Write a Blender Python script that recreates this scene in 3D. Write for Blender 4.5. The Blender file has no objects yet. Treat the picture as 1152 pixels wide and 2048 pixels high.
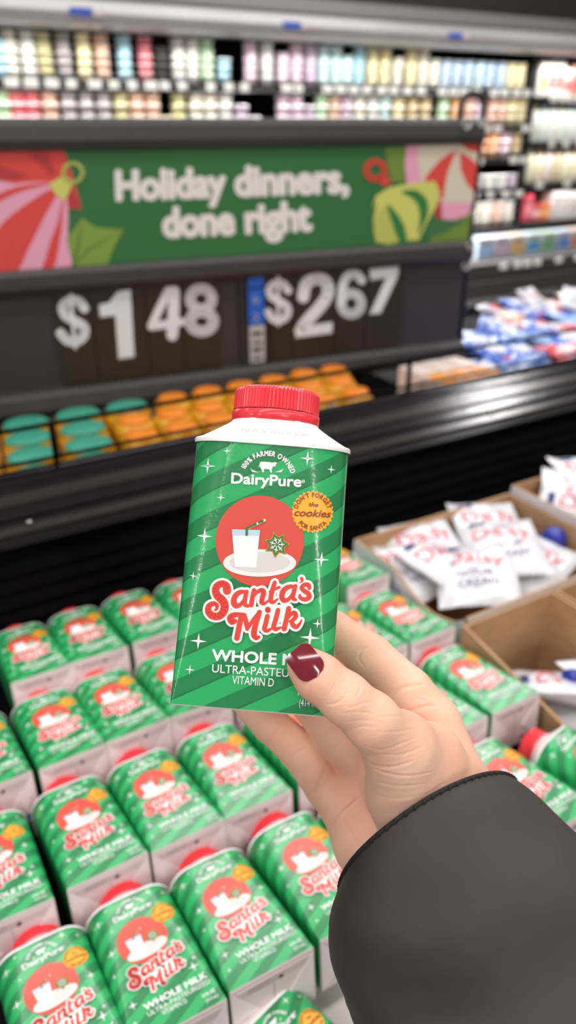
import bpy, math, random
import numpy as np
from mathutils import Vector, Matrix
from mathutils.geometry import tessellate_polygon
random.seed(7)
RAD = math.radians
scene = bpy.context.scene
COL = scene.collection

# ------------------------------------------------------------------ camera
FPX = 1540.0
PITCH, YAW = RAD(27), RAD(30.6)
CH = np.array([math.sin(YAW)*math.cos(PITCH), math.cos(YAW)*math.cos(PITCH), -math.sin(PITCH)])
CR = np.array([math.cos(YAW), -math.sin(YAW), 0.0])
CU = np.cross(CR, CH)
CC = np.array([0.0, 0.0, 1.5])
def ray(x, y): return CH + CR*(x-576)/FPX - CU*(y-1024)/FPX
def onz(x, y, z):
    d = ray(x, y); return CC + d*(z-CC[2])/d[2]
def ony(x, y, Y):
    d = ray(x, y); return CC + d*(Y-CC[1])/d[1]
def atd(x, y, dep): return CC + ray(x, y)*dep
cam = bpy.data.cameras.new('camera'); co = bpy.data.objects.new('camera', cam); COL.objects.link(co)
M = Matrix.Identity(4)
for i in range(3):
    M[i][0] = CR[i]; M[i][1] = CU[i]; M[i][2] = -CH[i]; M[i][3] = CC[i]
co.matrix_world = M
cam.sensor_fit = 'VERTICAL'; cam.sensor_height = 36.0; cam.lens = FPX/2048*36.0
cam.clip_start = 0.02; cam.clip_end = 50
cam.dof.use_dof = True; cam.dof.focus_distance = 0.33; cam.dof.aperture_fstop = cam.lens/4.0
scene.camera = co
scene.view_settings.view_transform = 'Standard'; scene.view_settings.look = 'None'
scene.view_settings.gamma = 1.0; scene.view_settings.use_curve_mapping = False
scene.view_settings.exposure = -0.22
scene.cycles.use_denoising = True
scene.cycles.max_bounces = 8

# ------------------------------------------------------------------ materials
_m = {}
def lin(h):
    h = h.lstrip('#'); o = []
    for i in (0, 2, 4):
        c = int(h[i:i+2], 16)/255; o.append(c/12.92 if c <= .04045 else ((c+.055)/1.055)**2.4)
    return (*o, 1.0)
def mat(hexc, rough=.5, metal=0.0, coat=0.0, trans=0.0, spec=.5, bump=None, name=None, sss=0.0):
    k = (hexc, rough, metal, coat, trans, spec, bump, sss)
    if k in _m: return _m[k]
    m = bpy.data.materials.new(name or 'surface_'+hexc.strip('#')); m.use_nodes = True
    nt = m.node_tree; b = nt.nodes['Principled BSDF']
    b.inputs['Base Color'].default_value = lin(hexc)
    b.inputs['Roughness'].default_value = rough; b.inputs['Metallic'].default_value = metal
    b.inputs['Coat Weight'].default_value = coat; b.inputs['Coat Roughness'].default_value = .12
    b.inputs['Transmission Weight'].default_value = trans
    b.inputs['Specular IOR Level'].default_value = spec
    if bump:
        sc, st = bump
        tc = nt.nodes.new('ShaderNodeTexCoord'); n = nt.nodes.new('ShaderNodeTexNoise'); bp = nt.nodes.new('ShaderNodeBump')
        n.inputs['Scale'].default_value = sc; n.inputs['Detail'].default_value = 4
        bp.inputs['Strength'].default_value = st; bp.inputs['Distance'].default_value = .002
        nt.links.new(tc.outputs['Object'], n.inputs['Vector']); nt.links.new(n.outputs['Fac'], bp.inputs['Height'])
        nt.links.new(bp.outputs['Normal'], b.inputs['Normal'])
    _m[k] = m; return m
def noisy(name, h1, h2, scale, rough=.5, spec=.5, bump=.2, stretch=(1, 1, 1), metal=0.0, coat=0.0, dist=.002):
    m = bpy.data.materials.new(name); m.use_nodes = True
    nt = m.node_tree; b = nt.nodes['Principled BSDF']; L = nt.links.new
    tc = nt.nodes.new('ShaderNodeTexCoord'); mp = nt.nodes.new('ShaderNodeMapping'); mp.inputs['Scale'].default_value = stretch
    n = nt.nodes.new('ShaderNodeTexNoise'); n.inputs['Scale'].default_value = scale; n.inputs['Detail'].default_value = 6
    r = nt.nodes.new('ShaderNodeValToRGB'); r.color_ramp.elements[0].position = .3; r.color_ramp.elements[1].position = .7
    r.color_ramp.elements[0].color = lin(h1); r.color_ramp.elements[1].color = lin(h2)
    bp = nt.nodes.new('ShaderNodeBump'); bp.inputs['Strength'].default_value = bump; bp.inputs['Distance'].default_value = dist
    L(tc.outputs['Object'], mp.inputs['Vector']); L(mp.outputs['Vector'], n.inputs['Vector']); L(n.outputs['Fac'], r.inputs['Fac'])
    L(r.outputs['Color'], b.inputs['Base Color']); L(n.outputs['Fac'], bp.inputs['Height']); L(bp.outputs['Normal'], b.inputs['Normal'])
    b.inputs['Roughness'].default_value = rough; b.inputs['Specular IOR Level'].default_value = spec
    b.inputs['Metallic'].default_value = metal; b.inputs['Coat Weight'].default_value = coat
    return m

# ------------------------------------------------------------------ mesh builder
class MB:
    def __init__(s): s.v = []; s.f = []; s.m = []; s.mats = []; s.uv = None; s.sm = []
    def mi(s, m):
        if m not in s.mats: s.mats.append(m)
        return s.mats.index(m)
    def add(s, vs, fs, m, smooth=False):
        o = len(s.v); s.v += [tuple(float(c) for c in v) for v in vs]; i = s.mi(m)
        for f in fs: s.f.append(tuple(o+k for k in f)); s.m.append(i); s.sm.append(smooth)
    def box(s, lo, hi, m, T=None):
        vs = [Vector((x, y, z)) for x in (lo[0], hi[0]) for y in (lo[1], hi[1]) for z in (lo[2], hi[2])]
        if T is not None: vs = [T @ v for v in vs]
        s.add(vs, [(0,1,3,2), (4,6,7,5), (0,4,5,1), (2,3,7,6), (0,2,6,4), (1,5,7,3)], m)
    def prism(s, pts, x0, x1, m):                     # profile in (y,z), extruded along x
        n = len(pts); vs = [(x0, *p) for p in pts]+[(x1, *p) for p in pts]
        s.add(vs, [(i, (i+1) % n, n+(i+1) % n, n+i) for i in range(n)]+[tuple(range(n))[::-1], tuple(range(n, 2*n))], m)
    def lathe(s, prof, m, n=32, T=None, smooth=True, cap=True):
        vs = []
        for r, z in prof:
            for k in range(n): a = 2*math.pi*k/n; vs.append(Vector((r*math.cos(a), r*math.sin(a), z)))
        if T is not None: vs = [T @ v for v in vs]
        fs = [(j*n+k, j*n+(k+1) % n, (j+1)*n+(k+1) % n, (j+1)*n+k) for j in range(len(prof)-1) for k in range(n)]
        if cap: fs += [tuple(range(n))[::-1], tuple((len(prof)-1)*n+k for k in range(n))]
        s.add(vs, fs, m, smooth)
    def tube(s, pts, r, m, n=10):
        pts = [Vector(p) for p in pts]; rings = []
        for i, p in enumerate(pts):
            d = (pts[min(i+1, len(pts)-1)]-pts[max(i-1, 0)]).normalized()
            a = d.orthogonal().normalized() if i == 0 else (a - d*a.dot(d)).normalized()
            b = d.cross(a)
            rings.append([p+a*r*math.cos(2*math.pi*k/n)+b*r*math.sin(2*math.pi*k/n) for k in range(n)])
        vs = [v for R_ in rings for v in R_]
        fs = [(j*n+k, j*n+(k+1) % n, (j+1)*n+(k+1) % n, (j+1)*n+k) for j in range(len(pts)-1) for k in range(n)]
        fs += [tuple(range(n))[::-1], tuple((len(pts)-1)*n+k for k in range(n))]
        s.add(vs, fs, m, True)
    def grid(s, P, m, smooth=True, close=False):       # P[j][k]
        nj, nk = len(P), len(P[0]); vs = [p for row in P for p in row]
        kk = nk if close else nk-1
        s.add(vs, [(j*nk+k, j*nk+(k+1) % nk, (j+1)*nk+(k+1) % nk, (j+1)*nk+k) for j in range(nj-1) for k in range(kk)], m, smooth)
    def mesh(s, name):
        me = bpy.data.meshes.new(name); me.from_pydata(s.v, [], s.f); me.update()
        for m in s.mats: me.materials.append(m)
        me.polygons.foreach_set('material_index', s.m); me.polygons.foreach_set('use_smooth', s.sm)
        if s.uv is not None:
            u = me.uv_layers.new(name='UVMap'); f = s.uv
            for p in me.polygons:
                for li in p.loop_indices: u.data[li].uv = f(me.vertices[me.loops[li].vertex_index].co, p.center)
        return me
    def build(s, name, parent=None):
        o = bpy.data.objects.new(name, s.mesh(name)); COL.objects.link(o)
        if parent: o.parent = parent
        return o
def tag(o, label=None, cat=None, group=None, kind=None):
    if label: o['label'] = label
    if cat: o['category'] = cat
    if group: o['group'] = group
    if kind: o['kind'] = kind
    return o
def empty(name, loc=(0, 0, 0), rot=(0, 0, 0)):
    o = bpy.data.objects.new(name, None); COL.objects.link(o); o.location = loc; o.rotation_euler = rot
    o.empty_display_size = .03; return o
def dup(o, parent=None):
    c = o.copy(); COL.objects.link(c)
    if parent: c.parent = parent
    for ch in list(o.children): dup(ch, c)
    return c

# ------------------------------------------------------------------ flat art helpers
_t = {}
def text(body, off=0.0, shear=0.0):
    off = 0.0; k = (body, off, shear)
    if k in _t: return _t[k]
    cu = bpy.data.curves.new('t', 'FONT'); cu.body = body; cu.offset = off; cu.shear = shear; cu.resolution_u = 4; cu.size = 1
    o = bpy.data.objects.new('t', cu); COL.objects.link(o)
    me = bpy.data.meshes.new_from_object(o.evaluated_get(bpy.context.evaluated_depsgraph_get()))
    vs = [(v.co.x, v.co.y) for v in me.vertices]; fs = [tuple(p.vertices) for p in me.polygons]
    bpy.data.objects.remove(o); bpy.data.curves.remove(cu); bpy.data.meshes.remove(me)
    _t[k] = (vs, fs); return _t[k]
def crom(p, n=6, closed=False):
    out = []; N = len(p); g = (lambda i: p[i % N]) if closed else (lambda i: p[max(0, min(N-1, i))])
    for i in range(N if closed else N-1):
        a, b, c, d = g(i-1), g(i), g(i+1), g(i+2)
        for k in range(n):
            t = k/n
            out.append(tuple(.5*((2*b[j])+(-a[j]+c[j])*t+(2*a[j]-5*b[j]+4*c[j]-d[j])*t*t+(-a[j]+3*b[j]-3*c[j]+d[j])*t**3) for j in range(len(b))))
    if not closed: out.append(tuple(p[-1]))
    return out
class Art:
    """flat coloured shapes; to2 turns drawing points into surface coordinates, lift turns those into 3-D"""
    def __init__(s, mb, to2, lift): s.mb, s.to2, s.lift = mb, to2, lift
    def raw(s, pts, fs, m, lay):
        q = [s.lift(*s.to2(x, y), lay) for x, y in pts]; s.mb.add(q, fs, m)
    def poly(s, pts, m, lay, smooth=0):
        if smooth: pts = crom(pts, smooth, True)
        t = tessellate_polygon([[Vector((x, y, 0)) for x, y in pts]])
        s.raw(pts, [tuple(f) for f in t], m, lay)
    def disc(s, c, r, m, lay, n=24, star=None, ry=None):
        ry = ry or r
        pts = [c]; fs = []
        nr = 6
        for j in range(1, nr+1):
            for k in range(n):
                a = 2*math.pi*k/n; q = j/nr*(star if (star and k % 2 and j == nr) else 1)
                pts.append((c[0]+r*q*math.cos(a), c[1]+ry*q*math.sin(a)))
        fs += [(0, 1+k, 1+(k+1) % n) for k in range(n)]
        for j in range(nr-1): fs += [(1+j*n+k, 1+(j+1)*n+k, 1+(j+1)*n+(k+1) % n, 1+j*n+(k+1) % n) for k in range(n)]
        s.raw(pts, fs, m, lay)
    def ring(s, c, r0, r1, m, lay, n=28):
        pts = [(c[0]+r*math.cos(2*math.pi*k/n), c[1]+r*math.sin(2*math.pi*k/n)) for r in (r0, r1) for k in range(n)]
        s.raw(pts, [(k, (k+1) % n, n+(k+1) % n, n+k) for k in range(n)], m, lay)
    def stroke(s, pts, m, lay, grow=0.0, n=5):
        c = crom(pts, n); s.sc = getattr(s, 'sc', 0)+1; L0 = lay+.25*(s.sc % 4)
        def put(vv, k): s.raw(vv, [tuple(range(len(vv)))], m, L0+.04*(k % 6))
        for i, (x, y, w) in enumerate(c):
            w += grow; put([(x+w*math.cos(2*math.pi*k/12), y+w*math.sin(2*math.pi*k/12)) for k in range(12)], 2*i)
            if i:
                x0, y0, w0 = c[i-1]; w0 += grow; dx, dy = x-x0, y-y0; l = math.hypot(dx, dy)
                if l > 1e-6:
                    nx, ny = -dy/l, dx/l
                    put([(x0+nx*w0, y0+ny*w0), (x0-nx*w0, y0-ny*w0), (x-nx*w, y-ny*w), (x+nx*w, y+ny*w)], 2*i+1)
    def write(s, body, a, b, h, m, lay, off=.02, shear=0.0, ref=None, bold=0.0):
        """from baseline point a to b, cap height h, in drawing units (y down)"""
        vs, fs = text(body, off, shear)
        x0 = min(v[0] for v in vs); x1 = max(v[0] for v in vs); H = max(v[1] for v in text(ref or 'H', off, 0)[0])
        ex = ((b[0]-a[0]), (b[1]-a[1])); l = math.hypot(*ex); ux = (ex[0]/l, ex[1]/l); uy = (ux[1], -ux[0])
        P = []
        for vx, vy in vs:
            p = (vx-x0)/(x1-x0)*l; q = vy/H*h
            P.append((a[0]+ux[0]*p+uy[0]*q, a[1]+ux[1]*p+uy[1]*q))
        s.raw(P, fs, m, lay)
        bold += off*h*1.3
        if bold > .01:
            for k in range(12):
                dx, dy = bold*math.cos(k*math.pi/6), bold*math.sin(k*math.pi/6)
                s.raw([(x+dx, y+dy) for x, y in P], fs, m, lay-.05*(k+1))
    def arc(s, body, c, r, a0, a1, h, m, lay, off=.03, inner=False):
        """letters along an arc, angles in degrees measured clockwise from 3 o'clock (y down)"""
        w = []
        for ch in body:
            if ch == ' ': w.append(.35)
            else: vs = text(ch, off)[0]; w.append(max(v[0] for v in vs)-min(v[0] for v in vs)+.12)
        tot = sum(w); pos = 0; H = max(v[1] for v in text('H', off)[0])
        for ch, wd in zip(body, w):
            t = (pos+wd/2)/tot; pos += wd
            if ch == ' ': continue
            a = RAD(a0+(a1-a0)*t); vs, fs = text(ch, off)
            x0 = min(v[0] for v in vs); x1 = max(v[0] for v in vs); px, py = c[0]+r*math.cos(a), c[1]+r*math.sin(a)
            er = (math.cos(a), math.sin(a)); et = (-er[1], er[0])
            if inner: er = (-er[0], -er[1]); et = (-et[0], -et[1])
            k = abs(RAD(a1-a0))*r/tot
            Q_ = [(px+et[0]*(vx-(x0+x1)/2)*k+er[0]*(vy/H*h), py+et[1]*(vx-(x0+x1)/2)*k+er[1]*(vy/H*h)) for vx, vy in vs]
            s.raw(Q_, fs, m, lay); bo = off*h*1.3
            for j in range(8): s.raw([(x+bo*math.cos(j*math.pi/4), y+bo*math.sin(j*math.pi/4)) for x, y in Q_], fs, m, lay-.05*(j+1))

# ------------------------------------------------------------------ milk carton
W, T, L = .067, .055, .1121
RC, SH, CHT = .0192, .0105, .0150
R3 = np.array([[0.83365, 0.46253, 0.30181], [-0.54848, 0.75744, 0.35420], [-0.06477, -0.46082, 0.88513]])
ORG = np.array([0.1255, 0.2427, 1.2682])
def crad(z): return .0012+.0178*max(0, min(1, z/L))
def front(x, z, lay=0.0):
    """a point of the carton front; the flat panel rolls off into conical corners, with a faint crease between"""
    r = crad(z); fx = W/2-r; ax = abs(x)
    bump = .00035*math.exp(-((ax-fx)/.0011)**2)*min(1, z/.02)
    if ax > fx: a = min(1, (ax-fx)/r); y = -T/2+r-r*math.sqrt(max(0, 1-a*a))
    else: y = -T/2
    return (x, y-bump-lay*.00012, z)
_F = ORG + R3[:, 1]*(-T/2)
def face2(px, py):
    d = ray(px, py); t = ((_F-CC) @ R3[:, 1])/(d @ R3[:, 1]); p = CC+d*t-_F
    return float(p @ R3[:, 0]), float(p @ R3[:, 2])

def stripe_material():
    m = bpy.data.materials.new('green_striped_paperboard'); m.use_nodes = True
    nt = m.node_tree; b = nt.nodes['Principled BSDF']; Lk = nt.links.new
    uv = nt.nodes.new('ShaderNodeUVMap'); uv.uv_map = 'UVMap'
    sp = nt.nodes.new('ShaderNodeSeparateXYZ'); Lk(uv.outputs['UV'], sp.inputs[0])
    mu = nt.nodes.new('ShaderNodeMath'); mu.operation = 'MULTIPLY'; mu.inputs[1].default_value = -STR_S; Lk(sp.outputs['X'], mu.inputs[0])
    ad = nt.nodes.new('ShaderNodeMath'); ad.operation = 'ADD'; Lk(mu.outputs[0], ad.inputs[0]); Lk(sp.outputs['Y'], ad.inputs[1])
    ph = nt.nodes.new('ShaderNodeMath'); ph.operation = 'ADD'; ph.inputs[1].default_value = STR_P; Lk(ad.outputs[0], ph.inputs[0])
    fr = nt.nodes.new('ShaderNodeMath'); fr.operation = 'FRACT'; dv = nt.nodes.new('ShaderNodeMath'); dv.operation = 'DIVIDE'
    dv.inputs[1].default_value = STR_T; Lk(ph.outputs[0], dv.inputs[0]); Lk(dv.outputs[0], fr.inputs[0])
    r = nt.nodes.new('ShaderNodeValToRGB'); r.color_ramp.interpolation = 'LINEAR'
    e = r.color_ramp.elements; e[0].position = 0; e[0].color = lin(G_LIGHT); e[1].position = .5; e[1].color = lin(G_LIGHT)
    for p, c in ((.515, G_EDGE), (.57, G_DARK), (.985, G_DARK), (1.0, G_LIGHT)):
        x = e.new(p); x.color = lin(c)
    Lk(fr.outputs[0], r.inputs['Fac']); Lk(r.outputs['Color'], b.inputs['Base Color'])
    b.inputs['Roughness'].default_value = .30; b.inputs['Coat Weight'].default_value = .45; b.inputs['Coat Roughness'].default_value = .07
    tc = nt.nodes.new('ShaderNodeTexCoord'); n = nt.nodes.new('ShaderNodeTexNoise'); n.inputs['Scale'].default_value = 700; n.inputs['Detail'].default_value = 3
    bp = nt.nodes.new('ShaderNodeBump'); bp.inputs['Strength'].default_value = .22; bp.inputs['Distance'].default_value = .0004
    Lk(tc.outputs['Object'], n.inputs['Vector']); Lk(n.outputs['Fac'], bp.inputs['Height'])
    Lk(bp.outputs['Normal'], b.inputs['Normal']); Lk(bp.outputs['Normal'], b.inputs['Coat Normal'])
    return m
STR_S, STR_T, STR_P = .54, .0166, .0059
G_LIGHT, G_DARK, G_EDGE = '#2cb065', '#22854c', '#176a39'
MG = stripe_material()
PAPW = mat('#f4f0ee', .35, coat=.2); INKW = mat('#f6f7f4', .4); INKR = mat('#e8473a', .38, coat=.2)
PLASTW = mat('#f6f4f3', .3); CAPR = mat('#f03844', .28, coat=.3); BOTP = mat('#dccaca', .55)

def perim(r, z, nf=14, ns=6, nc=8):
    """closed section of the carton at height z, counter-clockwise from above"""
    P = []; w, t = W/2, T/2
    def fr(x): return front(x, z)[1]
    for i in range(nf): x = -w+r+(2*w-2*r)*i/nf; P.append((x, -t))
    for cx, cy, a0 in ((w-r, -t+r, -90), (w-r, t-r, 0), (-w+r, t-r, 90), (-w+r, -t+r, 180)):
        for i in range(nc): a = RAD(a0+90*i/nc); P.append((cx+r*math.cos(a), cy+r*math.sin(a)))
        if a0 == -90:
            for i in range(ns): P.append((w, -t+r+(2*t-2*r)*i/ns))
        elif a0 == 0:
            for i in range(nf): P.append((w-r-(2*w-2*r)*i/nf, t))
        elif a0 == 90:
            for i in range(ns): P.append((-w, t-r-(2*t-2*r)*i/ns))
    out = []
    for x, y in P:
        if y < -t+r+1e-6 and abs(x) <= w: y = min(y, front(x, z)[1]) if z < L+1e-6 else y
        elif y > t-r-1e-6 and z < L+1e-6: y = max(y, -front(x, z)[1])
        out.append((x, y, z))
    return out

def sleeve_mesh():
    b = MB(); zs = [0, .0015, .004, .009, .018, .028, .04, .052, .064, .076, .088, .098, .106, L]
    b.grid([perim(crad(z), z) for z in zs], MG, True, True)
    bot = perim(crad(0), 0); b.add(bot, [tuple(range(len(bot)))[::-1]], BOTP)
    A = Art(b, face2, front)
    # ---- logo
    k3 = lambda x, y: (450+x*.20833, 895+y*.20833)
    A3 = Art(b, lambda x, y: face2(*k3(x, y)), front)
    A3.arc('100% FARMER OWNED', (405, 315), 236, 207, 345, 46, INKW, 3, .045)
    A3.write('DairyPure', (62, 342), (728, 376), 96, INKW, 3, .016, bold=2.6)
    A3.ring((752, 325), 11, 16, INKW, 3, 14); A3.write('R', (746, 333), (758, 334), 15, INKW, 3, .01)
    cow = [(338,140),(360,136),(420,140),(455,146),(478,140),(500,146),(496,158),(485,168),(487,182),(470,186),(460,180),(456,200),(448,215),(452,240),(435,242),(432,222),(425,212),(385,206),(372,212),(378,236),(358,238),(354,214),(340,200),(336,170),(330,185),(320,196),(326,180)]
    A3.poly(cow, INKW, 3)
    for sx, x0 in ((1, 290), (-1, 515)):
        for i in range(6):
            x = x0-26*sx+i*11*sx
            A3.poly([(x, 238), (x-24*sx, 196+i*7), (x+9*sx, 236)], INKW, 3)
    # ---- badge
    A3.disc((842, 617), 206, mat('#ffb636', .4), 3, 56, .915)
    BR = mat('#9c3f1f', .45)
    A3.arc("DON'T FORGET", (842, 622), 148, 192, 348, 40, BR, 5, .035)
    A3.arc('FOR SANTA', (842, 617), 176, 142, 38, 40, BR, 5, .035, inner=True)
    A3.write('the', (806, 562), (893, 570), 38, BR, 5, .03, .2)
    A3.write('cookies', (666, 655), (1018, 672), 66, BR, 5, .025, .3)
    # ---- picture panel: a plain red shape with a glass of milk, striped straw and a star cookie
    k2 = lambda x, y: (410+x*.18229, 980+y*.18229)
    A2 = Art(b, lambda x, y: face2(*k2(x, y)), front)
    A2.disc((600, 560), 485, mat('#e0503f', .4, coat=.2), 2, 48, ry=500)
    A2.disc((600, 800), 400, mat('#f3efea', .42), 4, 48, ry=150)
    A2.disc((600, 790), 330, mat('#ddd8d4', .42), 4.6, 48, ry=110)
    A2.poly([(300,480),(600,480),(560,850),(330,840)], mat('#fbfbf8', .4), 5)
    A2.poly([(296,430),(606,440),(600,500),(300,496)], mat('#c4d8ec', .35), 6)
    DG = mat('#3f7a35', .45)
    for i in range(5):
        t0, t1 = i/5, (i+.55)/5
        A2.stroke([(460+t0*190, 420-t0*90, 14), (460+t1*190, 420-t1*90, 14)], DG, 7, 0, 2)
    A2.stroke([(458, 490, 13), (460, 430, 13)], DG, 7, 0, 2); A2.stroke([(460, 425, 13), (655, 330, 13)], INKW, 6.2, 0, 2)
    cx, cy = 790, 600
    star = [(cx+(145 if k % 2 else 95)*math.cos(RAD(22+k*360/14)), cy+(145 if k % 2 else 95)*math.sin(RAD(22+k*360/14))) for k in range(14)]
    A2.poly(star, mat('#c08a3a', .5), 5, 4)
    A2.poly([(cx+(x-cx)*.84, cy+(y-cy)*.84) for x, y in star], mat('#4c7a34', .5), 6, 4)
    for k in range(7):
        a = RAD(22+k*360/7+25.7); A2.stroke([(cx+20*math.cos(a), cy+20*math.sin(a), 5), (cx+80*math.cos(a), cy+80*math.sin(a), 5)], INKW, 7, 0, 2)
        A2.stroke([(cx+62*math.cos(a-.3), cy+62*math.sin(a-.3), 4), (cx+50*math.cos(a), cy+50*math.sin(a), 4), (cx+62*math.cos(a+.3), cy+62*math.sin(a+.3), 4)], INKW, 7, 0, 2)
    # ---- title lettering
    A1 = Art(b, lambda x, y: face2(400+x*.20833, 1140+y*.20833), front)
    ST = [[(262,195,40),(255,150,36),(215,128,32),(168,150,34),(152,195,36),(172,245,38),(215,285,40),(240,335,40),(228,395,38),(185,438,36),(125,436,36),(85,398,32),(88,345,28),(130,318,22),(165,335,20),(163,368,14),(148,380,10)],
      [(440,210,18),(395,208,22),(345,240,26),(325,300,28),(345,338,28),(388,330,20),(425,280,16),(442,222,14)], [(450,205,20),(435,270,21),(432,325,21),(458,342,16),(482,330,11)],
      [(520,190,20),(505,260,21),(494,332,23)], [(510,262,10),(545,212,17),(595,190,22),(612,215,24),(598,270,23),(594,308,22),(620,318,15),(660,288,9)],
      [(718,118,20),(700,180,23),(684,240,23),(680,292,23),(705,306,17),(745,276,9)], [(672,206,11),(720,182,13),(762,162,13)],
      [(905,162,16),(862,155,20),(805,190,25),(786,250,26),(806,288,24),(848,278,18),(885,230,14),(905,178,14)], [(915,152,20),(898,220,21),(892,266,21),(918,282,14)],
      [(975,80,17),(982,100,11),(962,120,5)],
      [(1050,172,18),(1040,142,22),(1002,140,21),(976,168,21),(1000,198,22),(1040,225,24),(1046,260,23),(1005,280,21),(962,262,18),(958,238,12)],
      [(335,486,24),(305,495,26),(292,455,30),(330,428,26),(395,424,20),(430,428,18)], [(400,432,25),(378,540,26),(356,650,26)], [(425,428,22),(445,500,24),(455,560,20)],
      [(455,565,16),(510,480,19),(572,405,20)], [(572,402,24),(548,480,24),(525,560,27),(520,620,28),(540,648,22),(565,640,16)],
      [(652,376,27),(653,382,27)], [(648,440,23),(632,510,23),(620,562,23),(645,580,18),(690,556,10)],
      [(750,382,22),(728,470,23),(708,540,23),(728,564,20),(775,548,11)],
      [(852,366,24),(832,460,23),(808,560,24)], [(838,475,10),(868,424,18),(908,410,24),(918,445,22),(890,478,18),(862,490,12)], [(880,488,20),(893,525,24),(925,543,21),(957,512,13),(975,476,7)]]
    for st in ST: A1.stroke(st, INKW, 8, 23, 4)
    A1.poly([(280,380),(520,350),(880,320),(860,480),(500,560),(380,560)], INKW, 8)
    for st in ST: A1.stroke(st, INKR, 9.5, 0, 5)
    # ---- small print
    A.write('WHOLE MILK', (424, 1320), (641, 1334), 21, INKW, 3, .014, bold=.8)
    A.write('ULTRA-PASTEURIZED', (424, 1344), (640, 1358), 16, INKW, 3, .006)
    A.write('VITAMIN D', (464, 1367), (547, 1373), 16, INKW, 3, .006)
    A.write('14 FL OZ', (596, 1390), (640, 1393), 12, INKW, 3, .03); A.write('(414 mL)', (598, 1411), (641, 1414), 13, INKW, 3, .006)
    for x, y, r in ((414,931,17),(454,902,8),(442,995,9),(409,1072,17),(615,917,15),(663,938,9),(386,1152,9),(397,1282,17),(380,1339,10),(643,1119,16),(635,1247,10),(620,1275,20)):
        A.poly([(x+(r if k % 2 == 0 else r*.21)*math.cos(RAD(45*k+4)), y+(r if k % 2 == 0 else r*.21)*math.sin(RAD(45*k+4))) for k in range(8)], INKW, 3)
    def uvf(c, pc):
        y0 = c.y+T/2
        if pc.y < -T/2+.0004 or abs(c.x) < W/2-.019 and pc.y < 0: return (c.x, c.z)
        if pc.y > T/2-.001: return (W/2+T+(W/2-c.x) if True else 0, c.z)
        r = crad(c.z); fx = W/2-r; ax = abs(c.x)
        if y0 < r: arc = r*math.acos(max(-1, min(1, 1-y0/r)))
        else: arc = r*math.pi/2+(y0-r)
        if ax < fx: arc = 0
        return (math.copysign((ax if ax < fx else fx)+arc, pc.x), c.z)
    b.uv = uvf
    return b.mesh('carton_sleeve')
def shoulder_mesh():
    b = MB()
    base = perim(crad(L), L+.0001); N = len(base)
    def ring(s, z, grow=0):
        out = []
        for x, y, _ in base:
            l = math.hypot(x, y); a = math.atan2(y/T, x/W); cxp, cyp = RC*.985*math.cos(math.atan2(y, x)), RC*.985*math.sin(math.atan2(y, x))
            g = 1+grow/l
            out.append((x*g*(1-s)+cxp*s, y*g*(1-s)+cyp*s, z))
        return out
    b.grid([ring(0, L-.0012, .0008), ring(0, L+.0002, .0010), ring(0, L+.0010, .0006), ring(.08, L+.0016), ring(.30, L+.0036), ring(.55, L+.0060), ring(.78, L+.0083), ring(.94, L+.0101), ring(1, L+.0125)], PLASTW, True, True)
    SS = [(0, .0010), (.08, .0016), (.30, .0036), (.55, .0060), (.78, .0083), (.94, .0101)]
    def on_shoulder(x, s, l):
        y = -T/2; a = math.atan2(y, x); z = L+float(np.interp(s, [q[0] for q in SS], [q[1] for q in SS]))
        return (x*(1-s)+RC*.985*math.cos(a)*s, y*(1-s)+RC*.985*math.sin(a)*s-.00025, z+.00025)
    A = Art(b, lambda x, y: (x, y), on_shoulder); g = mat('#cfc4c7', .6)
    vs, fs = text('MAR 05 26  13 53 17  51349-01', .012); x0 = min(v[0] for v in vs); x1 = max(v[0] for v in vs)
    A.raw([(-.0165+(v[0]-x0)/(x1-x0)*.038, .30+v[1]*.26) for v in vs], fs, g, 0)
    return b.mesh('carton_shoulder')
def cap_mesh():
    b = MB(); n = 216; z0 = L+SH+.0050; z1 = L+SH+CHT
    rows = [(z0, 0, .0), (z0+.0003, .0002, 1), (z1-.0016, .0000, 1), (z1-.0005, -.0007, .4), (z1, -.0016, 0)]
    P = [[((RC+o-(.00045*rb if (k % 3 == 0) else 0))*math.cos(2*math.pi*k/n), (RC+o-(.00045*rb if (k % 3 == 0) else 0))*math.sin(2*math.pi*k/n), z) for k in range(n)] for z, o, rb in rows]
    b.grid(P, CAPR, False, True); b.add(P[-1], [tuple(range(n))], CAPR)
    return b.mesh('carton_cap')
def band_mesh():
    b = MB(); n = 90; z0 = L+SH; z1 = z0+.0048
    def rr(k): return RC+.0003+(.00035 if (k % 15) > 1 else 0)
    b.grid([[(r_*math.cos(2*math.pi*k/n), r_*math.sin(2*math.pi*k/n), z) for k in range(n) for r_ in (rr(k)+o,)] for z, o in ((z0, -.0006), (z0+.0005, 0), (z1-.0004, 0), (z1, -.0007), (z1+.0001, -.002))], CAPR, True, True)
    return b.mesh('cap_band')
BOTD = mat('#8d7f80', .6); BOTL = mat('#4b4446', .6)
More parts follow.
